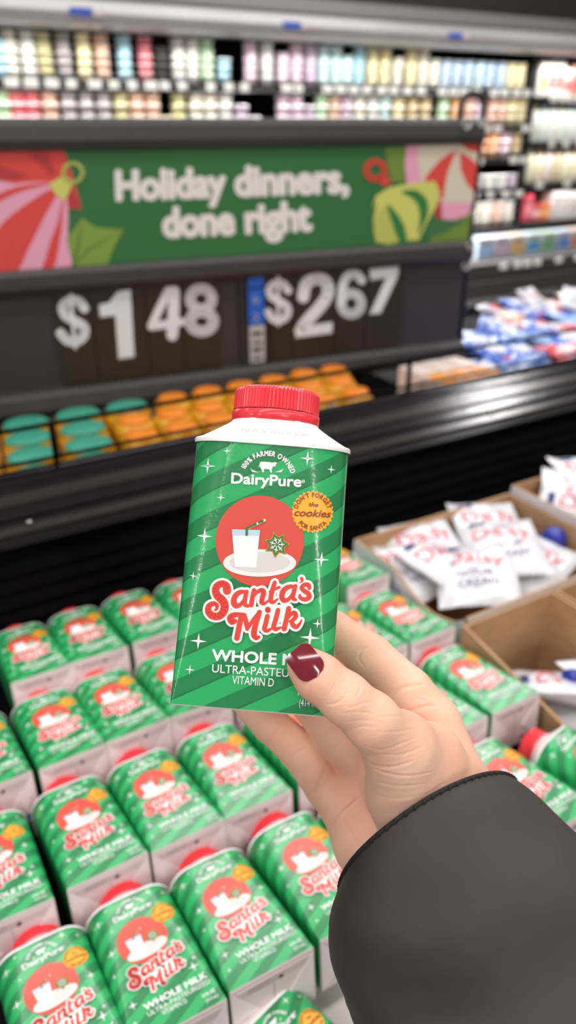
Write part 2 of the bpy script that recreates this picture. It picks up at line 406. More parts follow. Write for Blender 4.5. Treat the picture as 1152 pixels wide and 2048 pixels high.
def base_mesh():
    b = MB(); w, t = W/2-.0008, T/2-.0008
    b.box((-w, -t, -.0006), (w, t, 0.0), BOTP)
    b.box((-w+.004, -t+.004, -.0012), (w-.004, -t+.011, -.0006), mat('#cbb9b8', .55))
    for k in range(4): b.box((-w+.012, -t+.0052+k*.0014, -.0013), (-w+.030+(k % 2)*.006, -t+.0056+k*.0014, -.0012), BOTD)
    b.box((.004, -t+.007, -.0014), (.0075, -t+.0105, -.0012), BOTL)
    b.box((-.0006, -t+.012, -.0010), (.0006, t-.002, -.0006), mat('#c3afae', .6))
    A = Art(b, lambda x, y: (x, y), lambda x, y, l: (x, y, -.0013))
    A.write('C32 7', (-.026, .016), (-.026, -.004), -.0045, BOTL, 0, .02); A.write('L25', (-.019, .012), (-.019, -.001), -.0045, BOTL, 0, .02)
    b.box((.018, t-.009, -.0011), (.026, t-.002, -.0009), mat('#2f5fb8', .5)); b.box((.009, t-.009, -.0011), (.0165, t-.004, -.0009), mat('#d8505a', .5))
    return b.mesh('carton_base')
def flap_mesh(sx):
    b = MB(); w, t = W/2-.0006, T/2-.0006
    p = [(sx*w, -t+.001), (sx*w, t-.001), (sx*.010, .004)]
    vs = [(x, y, -.0008) for x, y in p]+[(x, y, -.0022 if i == 2 else -.0012) for i, (x, y) in enumerate(p)]
    b.add(vs, [(0, 1, 2), (3, 5, 4), (0, 3, 4, 1), (1, 4, 5, 2), (2, 5, 3, 0)], mat('#e9dada', .5))
    return b.mesh('fold_flap')
ME = dict(sleeve=sleeve_mesh(), shoulder=shoulder_mesh(), cap=cap_mesh(), band=band_mesh(), base=base_mesh(), fl=flap_mesh(-1), fr=flap_mesh(1))
def carton(Mw, label, group=None):
    r = empty('milk_carton'); r.matrix_world = Mw; tag(r, label, 'milk carton', group)
    def ch(n, k, p):
        o = bpy.data.objects.new(n, ME[k]); COL.objects.link(o); o.parent = p; return o
    ch('sleeve', 'sleeve', r); ch('shoulder', 'shoulder', r)
    c = ch('cap', 'cap', r); ch('tamper_band', 'band', c)
    bp = ch('base_panel', 'base', r); ch('fold_flap', 'fl', bp); ch('fold_flap', 'fr', bp)
    return r
Mh = Matrix.Identity(4)
for i in range(3):
    for j in range(3): Mh[i][j] = R3[i, j]
    Mh[i][3] = ORG[i]
carton(Mh, 'green striped milk carton with red cap held upright in the hand, label facing the viewer')

def lay_carton(x, y, label, z=.963, yaw=0.0, tilt=4.0, roll=0.0):
    """x,y,z: middle of the front panel's top edge"""
    R = Matrix.Rotation(RAD(yaw), 4, 'Z') @ Matrix.Rotation(RAD(-90-tilt), 4, 'X') @ Matrix.Rotation(RAD(roll), 4, 'Z')
    off = R @ Vector((0, -T/2, L))
    return carton(Matrix.Translation(Vector((x, y, z))-off) @ R, label, 'milk cartons lying in the open cooler')
O = ['first', 'second', 'third', 'fourth', 'fifth', 'sixth', 'seventh', 'eighth']
rows = [('front', .405, [.026, .094, .162, .234, .304, .373]), ('second', .539, [.014, .086, .155, .226, .298, .370]),
        ('third', .675, [.027, .099, .163, .234, .305, .376]), ('farthest', .812, [.106, .173, .240, .310, .380, .448])]
rj = random.Random(3)
for rn, Y, xs in rows:
    for i, x in enumerate(xs):
        lay_carton(x, Y+rj.uniform(-.0015, .0015), f'green striped milk carton lying face up, {O[i]} from the left in the {rn} row', yaw=rj.uniform(-1.5, 1.5), tilt=4+rj.uniform(-1, 1), z=.963+rj.uniform(-.001, .001))
for x, Y, wh in ((.440, .388, 'just right of the wrist above the sleeve edge'), (.440, .520, 'behind the knuckles, second from the boxes'),
                 (.446, .655, 'behind the index finger beside the pouch box row'), (.511, .519, 'against the front cardboard box'), (.514, .653, 'against the front corner of the pouch box'),
                 (.520, .787, 'beside the far corner of the pouch box')):
    lay_carton(x, Y, 'green striped milk carton lying face up, '+wh, yaw=rj.uniform(-1.5, 1.5))
lay_carton(.512, .357, 'green striped milk carton lying turned askew at the right edge, below the cardboard box', z=.968, yaw=14, tilt=2, roll=4)
lay_carton(.149, .285, 'green striped milk carton poking in at the bottom edge, one layer lower', z=.945, yaw=14, tilt=-4, roll=-2)

# ------------------------------------------------------------------ display trays under the cartons
TRW = mat('#cfc4c0', .5)
for i, (x0, x1) in enumerate(((-.05, .183), (.189, .548))):
    b = MB(); r = .012; y0, y1, z1 = .235, .325, .895
    def rr(x0, x1, y0, y1, r, z, n=6): return [(cx+r*math.cos(RAD(a0+90*k/n)), cy+r*math.sin(RAD(a0+90*k/n)), z) for cx, cy, a0 in ((x1-r, y1-r, 0), (x0+r, y1-r, 90), (x0+r, y0+r, 180), (x1-r, y0+r, 270)) for k in range(n+1)]
    ring = [rr(x0, x1, y0, y1, r, z1-.02), rr(x0, x1, y0, y1, r, z1-.0015), rr(x0+.0015, x1-.0015, y0+.0015, y1-.0015, r, z1)]
    b.grid(ring, TRW, True, True); b.add(ring[-1], [tuple(range(len(ring[-1])))], TRW); b.add(ring[0], [tuple(range(len(ring[0])))[::-1]], TRW)
    tag(b.build('display_tray'), ['white plastic display tray under the cartons, left of the dark gap', 'white plastic display tray under the cartons, right of the dark gap by the sleeve'][i], 'tray', 'display trays')

# ------------------------------------------------------------------ the setting
FLR = noisy('polished_floor', '#8d857f', '#a39b95', 3, rough=.25, bump=.02)
b = MB(); b.box((-4, -3, -.1), (9, 7, 0), FLR); tag(b.build('floor'), kind='structure')
WALLM = noisy('dark_wall_paint', '#3a3334', '#403839', 2, rough=.8, bump=.05)
b = MB(); b.box((-4, 5.0, 0), (9, 5.15, 5.2), WALLM); tag(b.build('wall_back'), kind='structure')

# ------------------------------------------------------------------ open cooler (double-sided bunker)
BLK = noisy('black_cooler_plastic', '#0d0b0c', '#141112', 40, rough=.17, bump=.06, spec=.35)
BLKM = noisy('black_matte_liner', '#090708', '#0e0c0d', 60, rough=.7, bump=.1, spec=.06)
STL = noisy('brushed_dark_steel', '#252222', '#383434', 30, rough=.2, metal=.25, stretch=(.02, 1, 1), bump=.12)
X0, X1 = -1.2, 3.4
bk = empty('open_cooler', (1, 1, 0)); tag(bk, 'long black open-top cooler holding the milk cartons and the bins beyond the sign', 'cooler')
bk_off = Vector((-1, -1, 0))
def part(name, mb, par=bk):
    o = mb.build(name); o.parent = par; o.matrix_parent_inverse = Matrix.Translation(-par.location) if par.rotation_euler.z == 0 else par.matrix_world.inverted(); return o
b = MB()
b.box((X0, .06, 0), (X1, .14, .93), BLK); b.box((X0, .14, 0), (X1, 2.0, .25), BLKM); b.box((X0, .14, .25), (X1, .86, .80), BLKM)
b.box((X0, 1.0, .25), (X1, 1.95, .86), BLKM); b.box((X0, 1.95, 0), (X1, 2.05, .90), BLKM)
b.box((X0, .94, .25), (X1, 1.0, 1.08), BLK); b.box((X1, .06, 0), (X1+.08, 2.05, .95), BLK); b.box((X0-.08, .06, 0), (X0, 2.05, .95), BLK)
b.box((X0, .327, .80), (.55, .875, .893), BLKM)
part('tub', b)
b = MB()                                     # inner wall with louvres
b.box((X0, .885, .8), (X1, .94, 1.045), BLKM)
for k in range(9): b.prism([(.885, .83+k*.023), (.874, .835+k*.023), (.885, .847+k*.023)], X0, X1, BLKM)
part('vent_grille', b)
b = MB(); b.prism([(.845, 1.050), (.852, 1.043), (.955, 1.078), (.955, 1.100), (.945, 1.098)], X0, X1, BLK)
for k, (y, zz, wd, m) in enumerate(((.862, 1.0595, .010, STL), (.884, 1.069, .012, BLK), (.906, 1.0785, .016, STL), (.930, 1.0895, .008, BLK))):
    sl = .42; b.prism([(y-wd/2, zz-wd/2*sl+.0015), (y+wd/2, zz+wd/2*sl+.0015), (y+wd/2, zz+wd/2*sl+.004), (y-wd/2, zz-wd/2*sl+.004)], X0, X1, m)
part('center_rail', b)
for x in (.15, .52, .905, 1.25):
    b = MB(); b.lathe([(.004, 0), (.004, .002), (.002, .0035)], mat('#b9b5b2', .25, 1.0), 14, Matrix.Translation((x, .868, 1.0655)) @ Matrix.Rotation(RAD(-20), 4, 'X')); part('screw', b)
b = MB(); b.prism([(1.95, .90), (2.06, .90), (2.07, .925), (2.04, .935), (1.96, .935), (1.94, .92)], X0, X1, BLKM)
b.box((X0, 1.941, .905), (X1, 1.946, .915), mat('#3a3637', .6))
part('back_rail', b)
b = MB()                                     # wire fence on the centre rail
b.tube([(X0, .958, 1.152), (X1, .958, 1.152)], .0032, BLKM, 8); b.tube([(X0, .958, 1.106), (X1, .958, 1.106)], .003, BLKM, 8)
for k in range(8):
    x = .213+(k-2)*.585
    b.tube([(x, .958, 1.098), (x, .958, 1.152)], .004, BLKM, 8)
part('wire_fence', b)

# ------------------------------------------------------------------ sale sign
SA = RAD(96.8); SD = Vector((math.sin(SA), math.cos(SA), 0)); SP = Vector((1.22, 1.3, 0))
sgn = empty('sale_sign', (1.22, 1.3, 0), (0, 0, math.atan2(SD.y, SD.x)))     # local x along the sign, local -y towards the viewer
tag(sgn, 'large dark framed sign with green holiday poster above two white prices', 'sign')
bpy.context.view_layer.update()
def spart(name, mb, par=None): o = mb.build(name); o.parent = par or sgn; return o
FR = noisy('charcoal_frame', '#393234', '#403a3c', 80, rough=.5, bump=.05); SX = -1.35
FRD = mat('#2b2728', .5)
b = MB()
b.prism([(-.012, 1.458), (-.016, 1.470), (-.013, 1.492), (0, 1.503), (.03, 1.503), (.03, 1.458)], SX, .004, FR)
b.prism([(-.012, 1.270), (-.018, 1.262), (-.018, 1.240), (-.010, 1.229), (.03, 1.229), (.03, 1.270)], SX, .004, FR)
b.prism([(-.010, 1.054), (-.020, 1.046), (-.024, 1.022), (-.012, 1.008), (.03, 1.008), (.03, 1.054)], SX, .004, FR)
b.box((SX, .012, 1.0), (.004, .03, 1.5), FRD)
spart('frame', b)
b = MB(); b.box((SX, .004, 1.05), (.0, .012, 1.232), mat('#383335', .45)); b.box((SX, .002, 1.053), (0, .0045, 1.060), FR)
for s in (-.525, -.465): b.box((s-.004, -.002, 1.055), (s+.004, .005, 1.229), FRD)
spart('price_panel', b)
_N = np.array([SD.y, -SD.x, 0]); _D = np.array(SD); _P = np.array(SP)
def sg(px, py):
    d = ray(px, py); t = ((_P-CC) @ _N)/(d @ _N); p = CC+d*t; return float((p-_P) @ _D), float(p[2])
ZT, ZB = 1.4575, 1.2705
def sgc(px, py): s, z = sg(px, py); return max(SX, min(-.001, s)), max(ZB, min(ZT, z))
GP = noisy('green_poster_print', '#2c6b36', '#2f6f39', 3, rough=.55, bump=.0)
b = MB(); b.box((SX, -.002, ZB), (-.001, .004, ZT), GP)
A = Art(b, sgc, lambda s, z, l: (s, -.002-.0004*l, z))
RD, PK, RD2, LG, LG2, YG, CRM = [mat(h, .55) for h in ('#dc4640', '#eaa3bd', '#b8353a', '#7d9c3c', '#5d8236', '#cfcf6a', '#d8cdb6')]
A.poly([(-330,300),(128,300),(150,370),(163,418),(135,415),(-330,560)], RD, 1)
A.poly([(52,304),(92,303),(112,345),(100,350)], RD2, 1.5); A.poly([(0,330),(60,352),(0,366),(-60,350)], RD2, 1.5); A.poly([(136,365),(163,415),(140,418),(132,400)], RD2, 1.5)
A.disc((-40, 470), 176, PK, 2, 40, ry=112)
ap = (116, 368)
A.poly([ap,(60,364),(0,374),(-120,410),(-160,450),(-160,560),(120,560),(134,480),(134,400)], PK, 2.3, 4)
for q in ([(110,366),(50,380),(0,402),(-60,440),(-60,420),(0,386),(50,370)], [(112,372),(70,396),(30,424),(0,452),(-30,500),(-30,560),(25,560),(55,500),(90,430),(118,380)], [(126,392),(116,440),(98,490),(82,560),(102,560),(116,500),(124,440)], [(-160,470),(-60,470),(-60,560),(-160,560)]):
    A.poly(q, RD, 3, 3)
A.poly([(97,367),(127,350),(144,368),(130,402),(110,388)], YG, 4)
A.ring((145, 345), 15, 23, mat('#a5b45c', .55), 5)
A.poly([(163,436),(195,455),(247,458),(228,492),(216,540),(130,540),(138,470)], LG, 1.2)
A.poly([(163,436),(150,500),(133,540),(150,540),(160,490)], LG2, 1.4); A.poly([(247,458),(180,500),(150,540),(144,540),(175,496)], LG2, 1.4)
# right-hand ornaments
A.poly([(768,296),(812,292),(815,330),(806,366),(782,362),(776,340)], mat('#6f8a36', .55), 1)
A.poly([(945,415),(948,480),(856,486),(880,452),(912,438)], mat('#6f8a36', .55), 1); A.poly([(864,440),(930,440),(880,470),(850,474)], mat('#3f7040', .55), 1.2)
A.poly([(812,290),(960,280),(960,400),(935,428),(905,438),(880,438),(866,400),(850,366),(812,368),(808,330)], CRM, 1.5)
A.poly([(812,290),(836,290),(834,320),(842,366),(812,368),(808,330)], PK, 2); A.poly([(880,404),(960,404),(935,430),(905,440),(884,438)], PK, 2)
A.poly([(912,298),(880,318),(852,350),(844,372),(866,378),(884,402),(892,350)], RD, 2.5); A.poly([(918,304),(920,340),(932,366),(950,384),(962,380),(962,330),(940,316)], RD, 2.5)
A.poly([(918,286),(962,284),(962,304),(935,300)], RD, 2.5); A.poly([(868,404),(880,400),(883,438),(870,436)], RD2, 2.5)
A.poly([(775,375),(820,366),(868,362),(878,385),(872,410),(850,450),(836,480),(750,485),(745,440),(752,400),(742,420),(750,392)], YG, 3)
DGm = mat('#2f7a3c', .55)
A.poly([(772,408),(790,424),(806,450),(812,482),(798,484),(784,450)], DGm, 4, 3); A.poly([(800,384),(830,380),(852,400),(854,428),(842,456),(834,470),(838,430),(828,400)], DGm, 4, 3)
A.poly([(770,412),(782,450),(796,484),(752,484),(747,440)], mat('#b9c15f', .55), 3.5, 2)
A.poly([(762,372),(756,358),(772,352),(782,366)], RD, 4); A.ring((749, 340), 12, 24, mat('#c8402f', .55), 4)
WT = mat('#e9e4df', .5)
def swrite(body, a, c, h, off, ref='H'): A.write(body, a, c, h, WT, 3, .02, 0, ref, bold=2.7)
swrite('Holiday dinners,', (234, 399), (694, 383), 56, .045)
swrite('done right', (328, 473), (620, 459), 56, .045)
spart('poster', b)
WN = mat('#e4e4e6', .45)
def card(px0, px1, draw, lab):
    s0, s1 = sg(px0, 650)[0], sg(px1, 650)[0]
    b = MB(); b.box((s0+.001, -.002, 1.056), (s1-.001, .003, 1.228), mat('#33291f', .38, bump=(90, .05)))
    k = (lambda x, y: sg(x*.434, 520+y*.434)) if px0 < 500 else (lambda x, y: sg(460+x*.434, 520+y*.434))
    A = Art(b, k, lambda s, z, l: (s, -.0024-.00015*l, z)); draw(A)
    return tag(spart('price_card', b), lab)
def S_(*p): return lambda A: [A.stroke([(x, y, w) for x, y in q], WN, 0, 0, 5) for q, w in p]
def ell(cx, cy, rx, ry): return [(cx+rx*math.cos(RAD(t)), cy+ry*math.sin(RAD(t))) for t in range(-90, 291, 30)]
card(113, 186, S_(([(388,222),(362,190),(322,186),(288,212),(298,252),(340,278),(385,306),(386,346),(352,374),(308,368),(278,336)], 21), ([(325,160),(334,280),(346,402)], 8)), 'dark card with a white dollar sign')
card(186, 293, lambda A: A.poly([(455,205),(500,195),(540,145),(600,135),(618,445),(545,455),(530,255),(460,262)], WN, 0), 'dark card with a large white 1')
card(293, 366, S_(([(775,140),(735,220),(697,302)], 19), ([(697,304),(770,294),(832,284)], 19), ([(800,145),(798,240),(792,345)], 26)), 'dark card with a smaller white 4')
card(366, 440, S_((ell(925,178,50,48), 23), (ell(928,282,54,46), 24)), 'dark card with a smaller white 8')
card(529, 585, S_(([(266,140),(242,110),(206,108),(180,134),(190,168),(226,190),(260,214),(262,250),(232,276),(196,270),(174,240)], 18), ([(220,76),(220,190),(220,298)], 7)), 'dark card with a white dollar sign')
card(585, 668, lambda A: (A.stroke([(x, y, 27) for x, y in [(335,170),(350,108),(400,84),(442,104),(448,156),(412,214),(350,282),(322,326)]], WN, 0, 0, 5), A.poly([(294,358),(468,335),(471,285),(340,303)], WN, 0)), 'dark card with a large white 2')
card(668, 730, S_((ell(556,200,46,48), 21), ([(604,92),(578,64),(542,72),(518,116),(510,196)], 20)), 'dark card with a smaller white 6')
card(730, 800, lambda A: A.poly([(640,40),(775,25),(772,70),(692,243),(640,250),(718,80),(645,92)], WN, 0), 'dark card with a smaller white 7')
s0, s1 = sg(495, 600)[0], sg(526, 600)[0]
b = MB(); b.box((s0, -.006, 1.136), (s1, -.001, 1.205), mat('#1f5fc4', .5)); b.box((s0, -.006, 1.209), (s1, -.001, 1.231), mat('#1f5fc4', .5))
A = Art(b, sg, lambda s, z, l: (s, -.0065, z)); A.write('6', (503, 606), (516, 605), 15, mat('#dfe6f5', .5), 0, .02); A.write('2', (503, 641), (517, 640), 15, mat('#dfe6f5', .5), 0, .02)
tag(spart('shelf_tag', b), 'blue tag between the two prices')
b = MB(); b.box((s0+.001, -.006, 1.060), (s1, -.001, 1.134), mat('#bdb9b8', .5))
for k in range(4): b.box((s0+.006, -.0066, 1.066+k*.016), (s1-.006, -.006, 1.072+k*.016+.003*(k % 2)), mat('#4b4747', .5))
tag(spart('shelf_tag', b), 'pale grey tag with dark print below the blue one')
b = MB()                                      # hoop-topped end post
pts = [(.012, .012, .96), (.012, .012, 1.525)]+[(-.0155+.0275*math.cos(RAD(a)), .012, 1.525+.022*math.sin(RAD(a))) for a in range(20, 181, 20)]+[(-.043, .012, 1.498)]
b.tube(pts, .0058, mat('#141213', .4), 10); spart('end_post', b)
for sx_, r_ in ((SX+.4, .012), (-.25, .012), (.012, .006)):
    b = MB(); b.tube([(sx_, .02, .86), (sx_, .02, 1.02)], r_, BLKM); spart('stand_leg', b)
for s, z in ((-.048, 1.493), (-.014, 1.497), (-.004, 1.325), (-.010, 1.262), (-.016, 1.222)):
    b = MB(); b.tube([(s+.008*math.cos(RAD(a)), -.022, z+.009*math.sin(RAD(a))) for a in range(150, 391, 20)], .0022, mat('#d8d4d0', .25, .6), 8); spart('clip', b)

# ------------------------------------------------------------------ refrigerated wall case
CY = 3.8; CX0, CX1 = -.6, 6.4
cs = empty('refrigerated_case', (2.5, CY, 0)); tag(cs, 'tall black multi-shelf refrigerated case along the back, light grey canopy above its shelves', 'refrigerated case')
def cpart(name, mb): o = mb.build(name); o.parent = cs; o.matrix_parent_inverse = Matrix.Translation((-2.5, -CY, 0)); return o
CBK = noisy('case_liner', '#151314', '#1d1a1b', 12, rough=.6, bump=.05)
CAN = noisy('canopy_enamel', '#a5a0a1', '#b0abac', 2, rough=.35, bump=.02, metal=.15)
b = MB(); b.box((CX0, CY+.62, 0), (CX1, CY+.70, 2.0), CBK); b.box((CX0, CY-.05, .0), (CX1, CY+.62, .50), CBK); b.box((CX0-.05, CY-.03, 0), (CX0, CY+.7, 2.0), CBK); b.box((CX1, CY-.03, 0), (CX1+.05, CY+.7, 2.0), CBK)
cpart('cabinet', b)
b = MB(); b.prism([(-.04+CY, 1.845), (-.075+CY, 1.86), (-.085+CY, 1.90), (-.06+CY, 1.955), (CY, 1.965), (CY+.7, 1.965), (CY+.7, 1.90), (CY, 1.845)], CX0, CX1, CAN); cpart('canopy', b)
b = MB(); b.prism([(-.07+CY, 1.96), (-.05+CY, 2.02), (CY+.7, 2.04), (CY+.7, 1.965), (CY, 1.965)], CX0, CX1, mat('#6b6667', .5)); cpart('canopy_top', b)
for px in (172, 590, 915):
    P = ony(px, 42 if px < 300 else (62 if px < 700 else 82), CY-.085)
    b = MB(); b.box((P[0]-.065, CY-.089, 1.889), (P[0]+.03, CY-.083, 1.915), mat('#2f58b8', .5)); b.box((P[0]+.034, CY-.089, 1.889), (P[0]+.075, CY-.083, 1.911), mat('#cfc4c0', .5)); cpart('canopy_tag', b)
SH = [1.655, 1.465, 1.290, 1.095, .890]
SHR = [1.630, 1.375, 1.137, .905]
XB = 4.02
SHM = mat('#2a2627', .5)
def shelf(x0, x1, z):
    b = MB(); b.box((x0, CY+.02, z-.018), (x1, CY+.6, z-.004), SHM); b.box((x0, CY+.0, z-.030), (x1, CY+.02, z), SHM); return cpart('shelf', b)
for z in SH: s_ = shelf(CX0, XB-.02, z)
for z in SHR: shelf(XB+.02, CX1, z)
b = MB(); b.box((XB-.02, CY+.05, .6), (XB+.02, CY+.6, 1.85), CBK); cpart('divider', b)
b = MB(); b.prism([(CY-.16, .60), (CY-.16, .70), (CY-.14, .715), (CY+.6, .64), (CY+.6, .5), (CY-.05, .5)], CX0, CX1, mat('#37312f', .4)); cpart('front_tray', b)
b = MB(); b.prism([(CY-.2, .47), (CY-.22, .52), (CY-.2, .60), (CY-.05, .60), (CY-.05, .47)], CX0, CX1, noisy('case_bumper', '#241e1d', '#2d2625', 8, rough=.6, bump=.05, stretch=(.1, 1, 1)))
b.prism([(CY-.24, .36), (CY-.25, .44), (CY-.2, .46), (CY-.05, .46), (CY-.05, .36)], CX0, CX1, mat('#3a3433', .6)); cpart('bumper', b)
b = MB(); b.box((CX0, CY-.12, 0), (CX1, CY-.05, .36), mat('#0f0d0e', .5)); cpart('kick_plate', b)
TG = mat('#e6e4dc', .5); rt = random.Random(5)
def tags_on(x0, x1, z, step, yy=0.0):
    x = x0; n = 0
    while x < x1:
        if rt.random() < .8:
            b = MB(); wd = rt.choice((.045, .06, .06)); b.box((x, CY-.004+yy, z-.030), (x+wd, CY+.001+yy, z+.004), TG); cpart('price_tag', b); n += 1
        x += step*rt.uniform(.85, 1.2)
tags_on(.86, 4.0, SH[0], .083); tags_on(3.45, 4.0, SH[1], .08); tags_on(3.5, 4.0, SH[2], .085); tags_on(3.55, 4.0, SH[3], .12)
for z in SHR[:1]: tags_on(4.05, 4.4, z, .07)
tags_on(4.05, 4.6, SHR[1], .12); tags_on(4.1, 4.6, SHR[2], .12); tags_on(3.7, 4.7, .69, .10, -.165)

# ---- products in the wall case
def cup_mesh(c1, c2, r=.036, h=.045):
    b = MB(); b.lathe([(r*.80, 0), (r*.97, h*.84), (r*1.0, h*.86)], mat(c1, .4), 20)
    b.lathe([(r*1.06, h*.86), (r*1.06, h*.97), (r*.9, h*.985)], mat(c2, .35), 20); return b.mesh('yogurt_cup')
def tall_mesh(c1, c2, r, h):
    b = MB(); b.lathe([(r*.92, 0), (r, .006), (r, h*.72), (r*.85, h*.82), (r*.45, h*.88), (r*.45, h*.90)], mat(c1, .35), 20)
    b.lathe([(r*.5, h*.90), (r*.5, h*.99), (r*.42, h)], mat(c2, .4), 16); return b.mesh('bottle')
def box_mesh(c1, c2, w, d, h):
    b = MB(); b.box((-w/2, -d/2, 0), (w/2, d/2, h), mat(c1, .45)); b.box((-w*.42, -d/2-.0006, h*.2), (w*.42, -d/2, h*.62), mat(c2, .45)); b.box((-w*.3, -d/2-.0009, h*.70), (w*.3, -d/2, h*.80), mat('#7a6f70', .5)); return b.mesh('food_box')
_c = {}
CN = {'white': ('#f4f1ea', '#fbf9f4'), 'cream': ('#f5efdc', '#faf8ee'), 'olive': ('#c2bc92', '#dcd6b0'), 'grey': ('#a39c9b', '#d4cecb'), 'peach': ('#e0b9a2', '#f0dccd'), 'blue': ('#a9d6e6', '#eaf6f9'),
      'red': ('#d86a70', '#f3d9d9'), 'black': ('#3b3637', '#5b5657'), 'green': ('#bfe0b4', '#eef7e8'), 'pink': ('#efd0de', '#faf2f6'), 'lilac': ('#cfb9cc', '#eee4ec'), 'mint': ('#d0ece8', '#f2fbf9'),
      'yellow': ('#f2e4b0', '#fbf7e0'), 'tan': ('#c9b48c', '#e9dcc0'), 'pale blue': ('#bcd4ec', '#f2f5fa'), 'orange': ('#eeb27a', '#f8dcc0')}
ORD = ['bottom', 'second', 'third', 'fourth', 'fifth', 'sixth']
NTH = lambda n: ['first', 'second', 'third', 'fourth', 'fifth', 'sixth', 'seventh', 'eighth', 'ninth', 'tenth', 'eleventh', 'twelfth', 'thirteenth', 'fourteenth', 'fifteenth', 'sixteenth', 'seventeenth', 'eighteenth', 'nineteenth', 'twentieth'][n] if n < 20 else f'{n+1}th'.replace('21th', '21st').replace('22th', '22nd').replace('23th', '23rd').replace('31th', '31st').replace('32th', '32nd').replace('33th', '33rd')
def stack(x, z, n, col, where, idx, y=CY+.075, r=.036, h=.045):
    k = (col, r, h)
    if k not in _c: _c[k] = cup_mesh(*CN[col], r, h)
    for i in range(n):
        o = bpy.data.objects.new('yogurt_cup', _c[k]); COL.objects.link(o); o.location = (x+rt.uniform(-.0015, .0015), y+rt.uniform(-.002, .002), z+i*h)
        o.rotation_euler.z = rt.uniform(0, 6)
        tag(o, f'{col} lidded cup, {ORD[i]} of its stack, {NTH(idx)} stack from left on the {where}', 'yogurt cup', 'cups stacked in the wall case')
        o['label'] = f'{col} cup on the {where}, {NTH(idx)} stack from the left, {ORD[i]} up'
UP = [(2,'blue',4),(25,'cream',5),(60,'white',5),(92,'olive',5),(130,'grey',5),(170,'yellow',5),(206,'peach',5),(250,'blue',5),(291,'red',5),(322,'black',4),(356,'white',5),(385,'white',5),(414,'green',5),(447,'blue',3),(500,'pink',5),(533,'white',5),(565,'pink',4),(592,'pink',5),
      (620,'lilac',5),(646,'mint',5),(671,'mint',5),(693,'mint',4),(717,'blue',5),(743,'yellow',5),(768,'yellow',5),(794,'cream',4),(820,'yellow',5),(844,'cream',5),(867,'cream',4),(890,'pale blue',4),(912,'pale blue',4),(934,'pale blue',4),(957,'mint',4),(978,'pale blue',4),(1000,'pale blue',4),(1021,'yellow',4),(1040,'yellow',4)]
for i, (px, c, n) in enumerate(UP): stack(ony(px, 140, CY+.075)[0], SH[0], n, c, 'top shelf', i, h=.036, r=.034)
LO = [(2,'green',3),(32,'red',3),(62,'red',3),(98,'peach',3),(135,'grey',3),(171,'grey',3),(206,'grey',3),(240,'olive',3),(272,'peach',3),(304,'peach',3),(330,'tan',1),(356,'olive',3),(390,'cream',3),(419,'cream',3),(449,'white',3),(481,'lilac',2),(506,'pink',1),(565,'pink',3),(592,'pink',3),(617,'lilac',2),
      (641,'green',3),(667,'peach',3),(692,'lilac',3),(717,'cream',3),(744,'white',3),(769,'mint',3),(796,'yellow',3),(824,'tan',3),(850,'tan',3),(886,'green',3),(912,'orange',3),(938,'peach',3),(958,'lilac',3),(984,'peach',3),(1004,'peach',3),(1024,'yellow',3),(1043,'yellow',3)]
for i, (px, c, n) in enumerate(LO): stack(ony(px, 200, CY+.075)[0], SH[1], n, c, 'second shelf', i, h=.050, r=.037)
for j, (zz, wh, cs_) in enumerate(((SH[2], 'third shelf', ['orange', 'orange', 'pink', 'tan']), (SH[3], 'fourth shelf', ['grey', 'white', 'white', 'lilac']), (SH[4], 'fifth shelf', ['cream', 'cream', 'peach', 'white']))):
    for i, c in enumerate(cs_): stack(3.64+i*.10, zz, 3 if j != 1 else 2, c, wh, i, h=.048, r=.044)
def place(mesh_, name, x, y, z, label, cat, group, rz=0):
    o = bpy.data.objects.new(name, mesh_); COL.objects.link(o); o.location = (x, y, z); o.rotation_euler.z = rz; tag(o, label, cat, group); return o
i = 0
for x, c1, c2, h in ((4.08,'#f0ead8','#d8b060',.18),(4.15,'#f4efe6','#d8606a',.19),(4.22,'#f4e9e2','#cf4f52',.19),(4.29,'#f0e2da','#cf4f52',.15),(4.36,'#c07a70','#a04a44',.18),(4.43,'#d8b8a8','#a04a44',.17),(4.50,'#e8d8c8','#cf4f52',.18)):
    place(box_mesh(c1, c2, .062, .1, h), 'food_box', x, CY+.08, SHR[0], f'upright pale carton on the top right shelf, {O[i]} from its left end', 'food box', 'cartons on the right shelves'); i += 1
i = 0
for x in np.arange(4.09, 4.62, .078):
    place(tall_mesh(['#eef3e6', '#e6efe8', '#f4f1ea'][i % 3], ['#e3dfa0', '#c9dcea', '#e9e9e0'][i % 3], .035, .205), 'bottle', float(x), CY+.08, SHR[1], f'pale bottle on the second right shelf, {O[i]} from its left end', 'bottle', 'bottles on the right shelves'); i += 1
i = 0
for x in np.arange(4.09, 4.66, .082):
    place(tall_mesh(['#efe8c8', '#ece0c4', '#e9dcd0', '#d8c8a8'][i % 4], ['#f2efd8', '#d8b890'][i % 2], .037, .195), 'bottle', float(x), CY+.08, SHR[2], f'cream bottle on the third right shelf, {O[i]} from its left end', 'bottle', 'bottles on the right shelves'); i += 1
i = 0
for x, c1, c2, h in ((4.09,'#d24a5a','#e89098',.16),(4.17,'#cf4858','#f0c0b8',.10),(4.25,'#ee7a2c','#f2b070',.10),(4.34,'#dcd6d2','#c9c2c0',.17),(4.43,'#e4dfda','#c9c2c0',.17),(4.52,'#dcd6d2','#b9b2b0',.16),(4.61,'#e4dfda','#c9c2c0',.17)):
    place(box_mesh(c1, c2, .075, .1, h), 'food_box', x, CY+.08, SHR[3], f'{"red red orange grey grey grey grey".split()[i]} carton on the lowest right shelf, {O[i]} from its left end', 'food box', 'cartons on the right shelves'); i += 1
i = 0
